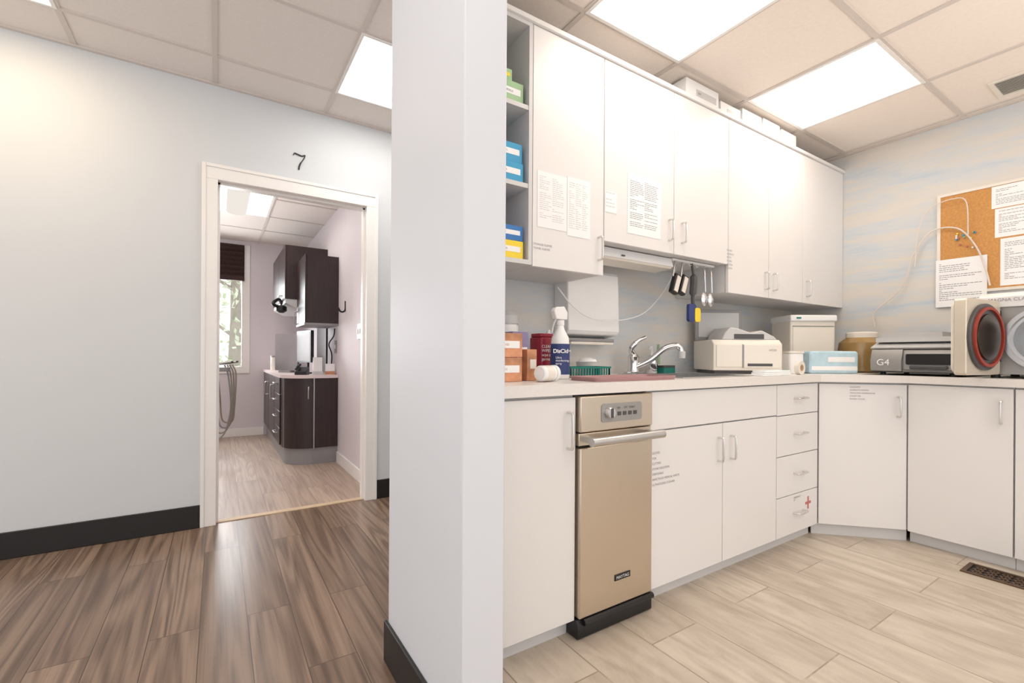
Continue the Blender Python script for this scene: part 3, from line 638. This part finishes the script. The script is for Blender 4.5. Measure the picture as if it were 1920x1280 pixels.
bm = nb(); box(bm, -.115, .155, -.0022, -.0002, .02, .045); box(bm, -.02, .14, -.0022, -.0002, .07, .10); link('printed_band', bm, M['paper'], t)
t = thing('plastic_tub', 'small white plastic tub beside the blue tissue box', 'tub', (2.855, 1.36, CZ), TH)
link('tub', prism(nb(), rrect(-.04, .045, -.0, .09, .015), 'z', .0005, .12), M['white'], t, .003); link('lid', prism(nb(), rrect(-.043, .048, -.003, .093, .015), 'z', .121, .134), M['cream'], t)
t = thing('folded_towels', 'flat stack of white folded towels beside the sink', 'towels', (2.44, 1.29, CZ))
for k in range(3):
    link('towel', prism(nb(), rrect(2.30+.01*k, 2.58-.008*k, 1.25, 1.325, .012), 'z', z+.0001+.009*k, z+.0085+.009*k), M['paper'], t, .003)
t = thing('masking_tape', 'small cream roll standing beside the folded towels', 'tape roll', (2.72, 1.28, CZ))
link('tape', L([(.02, -.012), (.038, -.012), (.038, .012), (.02, .012)], (2.72, 1.28, z+.038), axis='y', closed=True), M['cream'], t); link('core', L([(.017, -.012), (.0199, -.012), (.0199, .012), (.017, .012)], (2.72, 1.28, z+.038), axis='y', closed=True), M['thresh'], t)
# jug
t = thing('solution_jug', 'wide brown solution jug with cream screw lid against the wall', 'jug', (3.60, 1.31, CZ))
link('jar', L([(.11, 0), (.128, .01), (.132, .13), (.125, .195), (.09, .225), (.08, .235)], (3.60, 1.31, z)), M['amber'], t); link('lid', L([(.088, .228), (.088, .258), (.075, .266), (.01, .268)], (3.60, 1.31, z)), M['cream'], t)
# cassette sterilizer (faces -X)
t = thing('cassette_sterilizer', 'low silver grey cassette sterilizer with dark window on the right worktop', 'sterilizer', (3.225, .930, CZ), -PI/2)
W = .198
link('body', prism(nb(), [(.0, .015), (-.005, .075), (.02, .145), (.10, .165), (.46, .165), (.46, .015)], 'x', -W, W), M['mmetal'], t, .006)
link('top_shell', prism(nb(), [(.012, .147), (.10, .170), (.46, .170), (.46, .186), (.09, .186), (.0, .156)], 'x', -W-.004, W+.004), M['lgrey'], t, .004)
lp = link('logo_panel', prism(nb(), [(-.014, .02), (-.02, .08), (.004, .146), (.02, .140), (.0, .02)], 'x', -W+.004, -W+.15), M['mmetal'], t, .003)
text('G4', .050, M['paper'], lp, (-W+.035, -.0225, .055), UX, (0, .05, 1))
ca = link('cassette', prism(nb(), rrect(-W+.16, W-.012, .03, .125, .01), 'y', -.022, .02), M['mmetal'], t, .003)
link('cassette_window', prism(nb(), rrect(-W+.17, W-.03, .060, .118, .008), 'y', -.025, -.022), M['black'], ca)
link('cassette_handle', prism(nb(), rrect(-W+.19, W-.05, .036, .056, .008), 'y', -.042, -.022), M['dgrey'], ca, .004)
for sx_ in (-1, 1):
    for yy in (.04, .40): link('foot', L([(.014, 0), (.012, .015)], (sx_*.15, yy, .0005)), M['black'], t)
for i, (dz, w0, lb) in enumerate(((0, .165, 'lower shallow steel tray on the grey cassette sterilizer'), (.028, .13, 'upper shallow steel tray on the grey cassette sterilizer'))):
    t = thing('steel_tray', lb, 'tray', (3.37+.05*i, .95+.02*i, CZ+.1866+dz), -PI/2)
    bm = nb(); prism(bm, rrect(-w0, w0, -.09, .09, .015), 'z', .0005, .003); link('pan', bm, M['lgrey'], t)
    bm = nb(); h_ = .027; box(bm, -w0-.004, w0+.004, -.098, -.09, .0005, h_); box(bm, -w0-.004, w0+.004, .09, .098, .0005, h_); box(bm, -w0-.004, -w0+.004, -.09, .09, .0005, h_); box(bm, w0-.004, w0+.004, -.09, .09, .0005, h_); link('rim', bm, M['lgrey'], t)
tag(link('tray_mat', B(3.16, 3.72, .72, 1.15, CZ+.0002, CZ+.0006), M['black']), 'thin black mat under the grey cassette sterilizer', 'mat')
# round door autoclave (faces -X)
t = thing('autoclave', 'white autoclave with its round door swung open, at the right edge', 'sterilizer', (3.235, .435, CZ), -PI/2)
W, H, D = .235, .40, .50
bm = nb(); box(bm, -W, -W+.01, .004, D, .02, H); box(bm, W-.01, W, .004, D, .02, H); box(bm, -W+.01, W-.01, .004, D, H-.01, H); box(bm, -W+.01, W-.01, .004, D, .02, .03); box(bm, -W+.01, W-.01, D-.01, D, .03, H-.01)
link('body', bm, M['cream'], t, .003)
bm = nb(); N = 48; cz = .19; rr = .142; inn, outr, inb, outb = [], [], [], []
for k in range(N):
    a = 2*PI*k/N; c_, s_ = math.cos(a), math.sin(a)
    hw = W; hu = (H-cz) if s_ > 0 else (cz-.02)
    q = min(hw/abs(c_) if abs(c_) > 1e-6 else 9, hu/abs(s_) if abs(s_) > 1e-6 else 9)
    inn.append(bm.verts.new((rr*c_, 0, cz+rr*s_))); outr.append(bm.verts.new((q*c_, 0, cz+q*s_)))
    inb.append(bm.verts.new((rr*c_, .02, cz+rr*s_))); outb.append(bm.verts.new((q*c_, .02, cz+q*s_)))
for k in range(N):
    j = (k+1) % N
    bm.faces.new((inn[k], inn[j], outr[j], outr[k])); bm.faces.new((inn[k], inn[j], inb[j], inb[k])); bm.faces.new((outr[k], outr[j], outb[j], outb[k])); bm.faces.new((inb[k], inb[j], outb[j], outb[k]))
link('front_panel', bm, M['mmetal'], t)
link('chamber', L([(.156, -.022), (.156, .0), (.122, .0), (.122, .40), (.002, .40), (.002, .405), (.132, .405), (.132, .01), (.138, -.022)], (0, 0, cz), axis='y', closed=True, seg=48), M['steel2'], t)
link('top_housing', prism(nb(), [(-.01, H-.055), (-.02, H), (.02, H+.02), (D, H+.02), (D, H-.0), (.0, H-.0)], 'x', -W-.004, W+.004), M['white'], t, .004)
text('MAGNA CLAVE', .022, M['ink'], t, (-W+.03, -.021, H-.025), UX, UZ)
for sx_ in (-1, 1):
    for yy in (.05, .44): link('foot', L([(.018, 0), (.016, .02)], (sx_*.19, yy, .0005)), M['black'], t)
DX = -.160
def dro(bm):
    bmesh.ops.rotate(bm, cent=(DX, -.02, 0), matrix=Matrix.Rotation(math.radians(-9), 3, 'Z'), verts=bm.verts); return bm
dr = link('door', dro(prism(nb(), rrect(-.345, -.024, .018, .376, .014), 'x', DX-.046, DX)), M['tan_steel'], t, .004)
link('door_back_cover', dro(prism(nb(), rrect(-.335, -.034, .03, .364, .03), 'x', DX-.062, DX-.046)), M['cream'], dr, .006)
link('hinge', tube(nb(), [(DX-.01, -.012, .08), (DX-.01, -.012, .33)], .010, 10), M['black'], dr)
dc = (DX, -.185, .197)
link('door_plate', dro(L([(.158, 0), (.158, .010), (.154, .014), (.112, .014)], dc, axis='x', seg=48)), M['dgrey'], dr)
link('gasket', dro(L([(.128, .014), (.128, .024), (.141, .024), (.141, .014)], dc, axis='x', seg=48, closed=True)), M['gasket'], dr)
link('inner_disc', dro(L([(.110, .0145), (.108, .022), (.05, .030), (.01, .032)], dc, axis='x', seg=48)), M['sgold'], dr)
# ---------------------------------------------------------------- NOTICES ON CABINETS
def sh(px0, py0, px1, py1, Y, label, rows, cols, ink='ink', group='sheets taped to the wall cabinets', thick=.3):
    a = ony(px0, py1, Y); b_ = ony(px1, py1, Y); h = ony(px0, py0, Y).z-a.z
    return sheet('notice_sheet', label, 'paper', (a.x, Y, a.z), UX, UZ, b_.x-a.x, h, rows, cols, ink, group, thick)
sh(1007, 318, 1062, 424, UF-.0006, 'left half of the faint printed chart on the cabinet nearest the pillar', 22, 2, 'pale')
sh(1063, 330, 1106, 441, UF-.0006, 'right half of the faint printed chart on the cabinet nearest the pillar', 22, 3, 'pale')
sh(1134, 356, 1156, 396, UF-.0006, 'small faint label left of the two column list', 5, 1, 'pale')
sh(1176, 322, 1238, 436, UF-.0006, 'two column printed list taped to the cabinet above the sink', 26, 2, 'ink')
def dec(s, size, px, py, label):
    return tag(text(s, size, M['ink'], None, ony(px, py, UF-.0006), UX, UZ, name='stuck_lettering', sp=1.4), label, 'lettering')
dec('STORAGE SLEEVES\nTOWEL SLEEVES', .0115, 1000, 458, 'tiny stuck lettering low on the cabinet door nearest the pillar')
dec('PLACES\nALGINATE\nPUTTY\nSTONE\nPLASTER\nBLEACH', .014, 1363, 470, 'tiny stuck lettering low on the door above the cream appliance')
# ---------------------------------------------------------------- CORKBOARD
WXR = 3.8
t = thing('bulletin_board', 'corkboard covered with papers on the wallpapered wall', 'bulletin board', (WXR, .6, 1.41))
link('cork_panel', B(WXR-.010, WXR-.0005, .25, .965, 1.41, 2.0), M['cork'], t)
bm = nb(); box(bm, WXR-.016, WXR-.0005, .25, .965, 2.0, 2.016); box(bm, WXR-.016, WXR-.0005, .25, .965, 1.394, 1.41); box(bm, WXR-.016, WXR-.0005, .965, .981, 1.394, 2.016); box(bm, WXR-.016, WXR-.0005, .234, .25, 1.394, 2.016); link('frame', bm, M['cream'], t)
pc = ['redcross', 'yellow', 'blue', 'white', 'green']
for k in range(14):
    y, zz = random.uniform(.80, .93), random.uniform(1.66, 1.76)
    tag(link('push_pin', L([(.003, 0), (.006, -.004), (.005, -.012)], (WXR-.0101, y, zz), axis='x', seg=8), M[pc[k % 5]]), 'small coloured push pin in the bare part of the corkboard', 'push pin', 'push pins in the corkboard')
def shx(y0, y1, z0, z1, label, rows, d, ink='ink'):
    return sheet('notice_sheet', label, 'paper', (WXR-d, y0, z0), UYN, UZ, y0-y1, z1-z0, rows, 1, ink, 'sheets around the corkboard', .3)
shx(.742, .49, 1.87, 1.997, 'printed sheet at the top right of the corkboard', 11, .0103)
shx(.728, .50, 1.70, 1.865, 'printed sheet in the middle right of the corkboard', 14, .0103)
shx(.705, .46, 1.42, 1.69, 'printed sheet at the lower right of the corkboard', 22, .0103)
shx(.985, .757, 1.318, 1.61, 'printed sheet hanging over the lower left corner of the corkboard', 20, .0162, 'ink')
# floor register
t = thing('floor_register', 'bronze scroll work floor register by the toe kick', 'floor vent', (3.02, .49, 0))
bm = nb(); fx0, fx1, fy0, fy1 = 2.945, 3.10, .28, .675
box(bm, fx0, fx1, fy0, fy0+.018, .0005, .006); box(bm, fx0, fx1, fy1-.018, fy1, .0005, .006); box(bm, fx0, fx0+.018, fy0+.018, fy1-.018, .0005, .006); box(bm, fx1-.018, fx1, fy0+.018, fy1-.018, .0005, .006)
link('frame', bm, M['bronze'], t)
bm = nb()
for i in range(8):
    for j in range(3):
        cx, cy = fx0+.040+.037*j, fy0+.042+.0435*i
        lathe(bm, [(.010, 0), (.019, 0), (.019, .003), (.010, .003)], (cx, cy, .002), 10, closed=True)
        box(bm, cx-.012, cx+.012, cy-.0025, cy+.0025, .002, .004)
link('grille', bm, M['bronze'], t); link('well', B(fx0+.018, fx1-.018, fy0+.018, fy1-.018, .0003, .001), M['black'], t)
# ---------------------------------------------------------------- ROOM 7
w = struct('window_1', B(WX0, WX1, 6.545, 6.549, WZ0, WZ1), M['glass'])
bm = nb()
for a in ((WX0-.05, WX0+.035, WZ0-.05, WZ1+.03), (WX1-.035, WX1+.05, WZ0-.05, WZ1+.03)): box(bm, a[0], a[1], 6.485, 6.52, a[2], a[3])
box(bm, WX0+.035, WX1-.035, 6.485, 6.52, WZ0-.05, WZ0+.03); box(bm, WX0+.035, WX1-.035, 6.485, 6.52, WZ1-.03, WZ1+.03)
box(bm, WX0, WX0+.03, 6.52, 6.60, WZ0, WZ1); box(bm, WX1-.03, WX1, 6.52, 6.60, WZ0, WZ1)
link('window_frame', bm, M['trimwhite'], w)
bm = nb(); pts = [(6.478, 2.33)]
for k in range(7): pts += [(6.478, 2.31-.058*k), (6.445, 2.29-.058*k)]
pts += [(6.445, 1.89), (6.484, 1.89), (6.484, 2.33)]
prism(bm, pts, 'x', WX0+.01, WX1-.01); tag(link('roman_blind', bm, M['blind']), 'dark brown woven blind pulled up over the far window', 'blind')
# outside
struct('ground', B(-8, 8, 6.62, 22, -.6, -.5), M['grass'])
def tree(x, y, h, label):
    t = thing('tree', label, 'tree', (x, y, -.5), group='trees outside the window')
    bm = nb(); tube(bm, [(x, y, -.5), (x+.05, y, h*.4), (x, y, h*.8)], [.14, .1, .04], 8)
    for k in range(8):
        a = k*2.4; zz = h*(.25+.07*k); tube(bm, [(x, y, zz), (x+math.cos(a)*.8, y+math.sin(a)*.8, zz+.5)], [.035, .012], 6)
    link('trunk', bm, M['bark'], t)
    bm = nb()
    for k in range(1300):
        a = random.uniform(0, 2*PI); u = random.random(); zz = h*(.12+.95*u); rad = 1.35*math.sqrt(random.random())*(1.05-.7*u)
        c = Vector((x+math.cos(a)*rad, y+math.sin(a)*rad, zz)); d1 = Vector((random.gauss(0, 1), random.gauss(0, 1), random.gauss(0, 1))).normalized()*.07; d2 = d1.cross(Vector((random.gauss(0, 1), random.gauss(0, 1), 1))).normalized()*.035
        bm.faces.new([bm.verts.new(c+v) for v in (-d1, d2, d1, -d2)])
    link('foliage', bm, M['leaf'], t)
tree(.25, 10.2, 4.2, 'leafy tree seen through the far window, nearer one'); tree(-1.6, 12.0, 4.8, 'leafy tree seen through the far window, further one')
# troffer with curved lens
t = thing('ceiling_light', 'recessed ceiling light with a curved centre lens in the far room', 'ceiling light', (.115, 4.58, SZ-.02))
bm = nb(); x0, x1, y0, y1 = -.19, .42, 3.97, 5.19
box(bm, x0, x1, y0, y0+.02, SZ-.012, SZ-.001); box(bm, x0, x1, y1-.02, y1, SZ-.012, SZ-.001); box(bm, x0, x0+.02, y0+.02, y1-.02, SZ-.012, SZ-.001); box(bm, x1-.02, x1, y0+.02, y1-.02, SZ-.012, SZ-.001)
link('frame', bm, M['trimwhite'], t); link('reflector', B(x0+.02, x1-.02, y0+.02, y1-.02, SZ-.006, SZ-.001), M['light_room'], t)
bm = nb(); prism(bm, [(.145+.085*math.cos(PI+PI*k/12), SZ-.008+.03*math.sin(PI+PI*k/12)) for k in range(13)], 'y', y0+.03, y1-.03); link('curved_lens', bm, M['lens'], t)
# dark base cabinet
t = thing('dark_base_cabinet', 'dark curved front base cabinet along the far room wall', 'cabinet', (.72, 5.4, 0))
def foot(r, ins=0, y1=6.48):
    p = [(.948, y1), (.948, 4.49+ins), (.73, 4.49+ins)]
    for k in range(9):
        a = -PI/2-(PI/2)*k/8; p.append((.73+(.23-ins)*math.cos(a), 4.72+(.23-ins)*math.sin(a)))
    p.append((.50+ins, y1)); return p
link('body', prism(nb(), foot(0), 'z', .15, .785), M['darkwood'], t)
link('toe_kick', prism(nb(), foot(0, .02), 'z', 0, .149), M['mgrey'], t)
for k in range(4):
    d = link('drawer', B(.487, .499, 4.76, 5.22, .16+.157*k, .312+.157*k), M['darkwood'], t, .002); pull(d, (.487, 4.99, .255+.157*k), (0, 1, 0), (-1, 0, 0), .14, .006, 'steel2')
for y0, y1 in ((5.24, 5.82), (5.84, 6.46)):
    d = link('door', B(.487, .499, y0, y1, .16, .78), M['darkwood'], t, .002); pull(d, (.487, y0+.06, .62), UZ, (-1, 0, 0), .14, .006, 'steel2')
for a, b_ in ((.742, 4.487), (.515, 4.655)): link('metal_strip', tube(nb(), [(a, b_, .15), (a, b_, .785)], .006, 8), M['steel2'], t)
link('handle', tube(nb(), curve([(.70, 4.492, .60), (.69, 4.46, .61), (.69, 4.455, .70), (.70, 4.492, .71)]), .006), M['steel2'], t)
p = foot(0, -.02); tag(link('worktop', prism(nb(), [(min(a, .948), min(b_, 6.48)) for a, b_ in p], 'z', .786, .815), M['pinktop']), 'pale pink worktop on the dark curved cabinet in the far room', 'worktop')
# dark wall cabinets
t = thing('dark_wall_cabinet', 'tall dark wall cabinet further into the far room', 'cabinet', (.75, 5.55, 1.55))
link('body', B(.57, .949, 4.995, 6.13, 1.55, 2.08), M['darkwood'], t)
for y0, y1 in ((4.995, 5.56), (5.565, 6.13)): d = link('door', B(.553, .569, y0+.002, y1-.002, 1.55, 2.08), M['darkwood'], t, .002); pull(d, (.553, (y0+y1)/2, 1.60), (0, 1, 0), (-1, 0, 0), .12, .005, 'steel2')
t = thing('dark_wall_cabinet', 'small dark wall cabinet nearest the doorway in the far room', 'cabinet', (.8, 4.73, 1.29))
link('body', B(.676, .949, 4.48, 4.985, 1.29, 1.91), M['darkwood'], t); d = link('door', B(.66, .675, 4.482, 4.983, 1.29, 1.91), M['darkwood'], t, .002); pull(d, (.66, 4.93, 1.36), UZ, (-1, 0, 0), .12, .005, 'steel2')
link('lower_trim', B(.655, .949, 4.478, 4.985, 1.27, 1.289), M['mgrey'], t)
t = thing('tool_hood', 'silver hood under the further dark wall cabinet', 'hood', (.74, 5.5, 1.47)); link('hood', prism(nb(), [(.56, 1.549), (.56, 1.51), (.66, 1.46), (.949, 1.46), (.949, 1.549)], 'y', 5.0, 6.1), M['lgrey'], t); link('lamp_head', L([(.02, 0), (.05, .02), (.05, .06), (.03, .075)], (.54, 5.15, 1.42), axis='z'), M['black'], t); link('arm', tube(nb(), curve([(.56, 5.3, 1.52), (.52, 5.2, 1.56), (.46, 5.1, 1.50), (.54, 5.15, 1.47)]), .016), M['black'], t)
tag(link('splash_panel', B(.935, .9495, 4.99, 5.5, .8155, 1.458), M['darkwood']), 'dark upright panel on the wall between worktop and wall cabinets', 'panel')
# monitor, things on the far worktop
t = thing('monitor', 'thin black monitor seen edge on, on the far room worktop', 'monitor', (.72, 4.90, .815), math.radians(-78))
link('stand', prism(nb(), rrect(-.09, .09, -.07, .07, .03), 'z', .0005, .012), M['black'], t); link('neck', B(-.02, .02, .02, .04, .012, .2), M['black'], t)
s = link('screen', prism(nb(), rrect(-.18, .18, .11, .42, .01), 'y', -.01, .02), M['black'], t); link('screen_face', B(-.165, .165, -.0112, -.0102, .125, .405), M['mgrey'], s)
t = thing('silver_monitor_back', 'silver upright panel standing on the far room worktop', 'screen', (.60, 5.27, .815), math.radians(-35))
link('panel', prism(nb(), rrect(-.12, .12, .02, .40, .02), 'y', 0, .03), M['steel2'], t); link('foot', B(-.06, .06, -.04, .07, .0005, .02), M['mgrey'], t)
z7 = .8155
t = thing('desk_telephone', 'black telephone on the near end of the far room worktop', 'telephone', (.66, 4.62, z7), math.radians(-20))
link('body', prism(nb(), [(-.07, 0), (-.07, .03), (.07, .07), (.07, 0)], 'x', -.05, .05), M['black'], t, .003); link('handset', tube(nb(), curve([(-.035, -.07, .05), (-.035, -.03, .07), (-.035, .04, .085), (-.035, .07, .09)]), .014), M['black'], t)
t = thing('white_canister', 'white canister with grey lid at the far window end of the worktop', 'canister', (.60, 6.1, z7)); link('can', L([(.07, 0), (.075, .01), (.075, .15)], (.60, 6.1, z7)), M['cream'], t); link('lid', L([(.077, .151), (.077, .17), (.01, .175)], (.60, 6.1, z7)), M['mgrey'], t)
t = thing('pump_bottle', 'slim white pump bottle beside the silver panel', 'bottle', (.62, 5.75, z7)); link('bottle', L([(.04, 0), (.042, .01), (.042, .17), (.015, .2)], (.62, 5.75, z7)), M['cream'], t); link('pump', tube(nb(), curve([(.62, 5.75, z7+.19), (.62, 5.75, z7+.25), (.58, 5.73, z7+.25)]), .008), M['white'], t)
for i, (x, y, a, h, lb) in enumerate(((.785, 4.56, .1, .16, 'white card holder leaning at the near end of the far worktop'), (.895, 4.57, -.1, .10, 'white and orange card stack at the near end of the far worktop'))):
    t = thing('card_holder', lb, 'card holder', (x, y, z7), a); link('card', prism(nb(), [(0, 0), (.05, 0), (.012, h), (.004, h)], 'x', -.04, .04), M['paper'], t); link('holder', B(-.045, .045, -.006, -.001, .0, .03), M['orange'] if i == 1 else M['lgrey'], t)
tag(link('monitor_cable', tube(nb(), curve([(.93, 4.72, .825), (.935, 4.70, 1.0), (.90, 4.66, 1.10), (.935, 4.62, 1.18), (.94, 4.60, 1.25)]), .006), M['black']), 'black cable hanging on the far room wall behind the monitor', 'cable')
# wall plates and hook
def plate(px, py, w, h, m, label, toggles):
    c = onx(px, py, .95); t = thing('wall_plate', label, 'switch', (.95, c.y, c.z)); link('plate', prism(nb(), rrect(c.y-w/2, c.y+w/2, c.z-h/2, c.z+h/2, .006), 'x', .942, .9499), M[m], t)
    for k in range(toggles): link('toggle', B(.934, .942, c.y-w/2+w*(k+.5)/toggles-.008, c.y-w/2+w*(k+.5)/toggles+.008, c.z-.02, c.z+.02), M['white'], t)
plate(675, 621, .12, .12, 'trimwhite', 'white light switch plate on the lavender wall near the door', 2)
plate(630, 650, .075, .12, 'mgrey', 'grey outlet plate on the lavender wall above the far worktop', 1)
c = onx(648, 575, .95)
tag(link('coat_hook', tube(nb(), curve([(.948, c.y, c.z+.05), (.945, c.y, c.z-.03), (.91, c.y, c.z-.045), (.885, c.y, c.z-.01)]), .008), M['black']), 'black coat hook on the lavender wall', 'hook')
# dental delivery unit
t = thing('dental_unit', 'dental delivery unit with tan hoses at the left of the doorway', 'dental unit', (-.35, 5.15, 0))
link('base', prism(nb(), rrect(-.55, -.2, 4.98, 5.32, .06), 'z', 0, .06), M['lgrey'], t); link('post', tube(nb(), [(-.38, 5.15, .06), (-.38, 5.15, .84)], .03, 12), M['lgrey'], t)
link('tray', prism(nb(), rrect(-.55, .10, 4.98, 5.28, .04), 'z', .84, .88), M['mgrey'], t, .005)
for k in range(4):
    x = .075+.022*k; y = 5.02+.06*k
    link('hose', tube(nb(), curve([(x-.02, y, .90), (x+.01, y-.01, .80), (x+.03-.01*k, y, .5), (x-.02, y+.02, .26+.03*k), (x-.1, y+.02, .25+.04*k), (x-.12, y, .6), (x-.14, y, .84)]), .007), M['hose'] if k % 2 else M['mgrey'], t)
    link('handpiece', tube(nb(), [(x-.08, y, .91), (x+.03, y, .93)], [.012, .009], 8), M['dgrey'] if k % 2 else M['steel2'], t)
# ---------------------------------------------------------------- LIGHT
wd = bpy.data.worlds.new('world'); sc.world = wd; wd.use_nodes = True
bg = wd.node_tree.nodes['Background']; bg.inputs[0].default_value = (1, .99, .985, 1); bg.inputs[1].default_value = 1.38
def area(loc, rot, sx_, sy_, p, c, nm):
    l = bpy.data.lights.new(nm, 'AREA'); l.shape = 'RECTANGLE'; l.size = sx_; l.size_y = sy_; l.energy = p; l.color = c
    o = bpy.data.objects.new(nm, l); COL.objects.link(o); o.location = loc; o.rotation_euler = rot
area((-.2, 6.75, 1.45), (-PI/2, 0, 0), .9, 1.1, 45, (.95, .97, 1), 'window_daylight')
area((-1.2, -.1, 1.5), (PI, 0, 0), 1.4, 1.4, 36, (1, .93, .87), 'hall_bounce_fill')  # added fill behind the camera, bounced off the hall ceiling; no fixture here
area((2.3, -.9, 1.6), (PI, 0, 0), 1.2, 1.2, 24, (1, .91, .82), 'tiled_room_bounce_fill')  # added out-of-frame fill that brightens the tiled room ceiling, not a room lamp
area((-.6, 4.6, 1.7), (PI, 0, 0), 1.0, 1.4, 17, (1, .96, .94), 'far_room_bounce_fill')  # added fill hidden beside the doorway to lift the far room
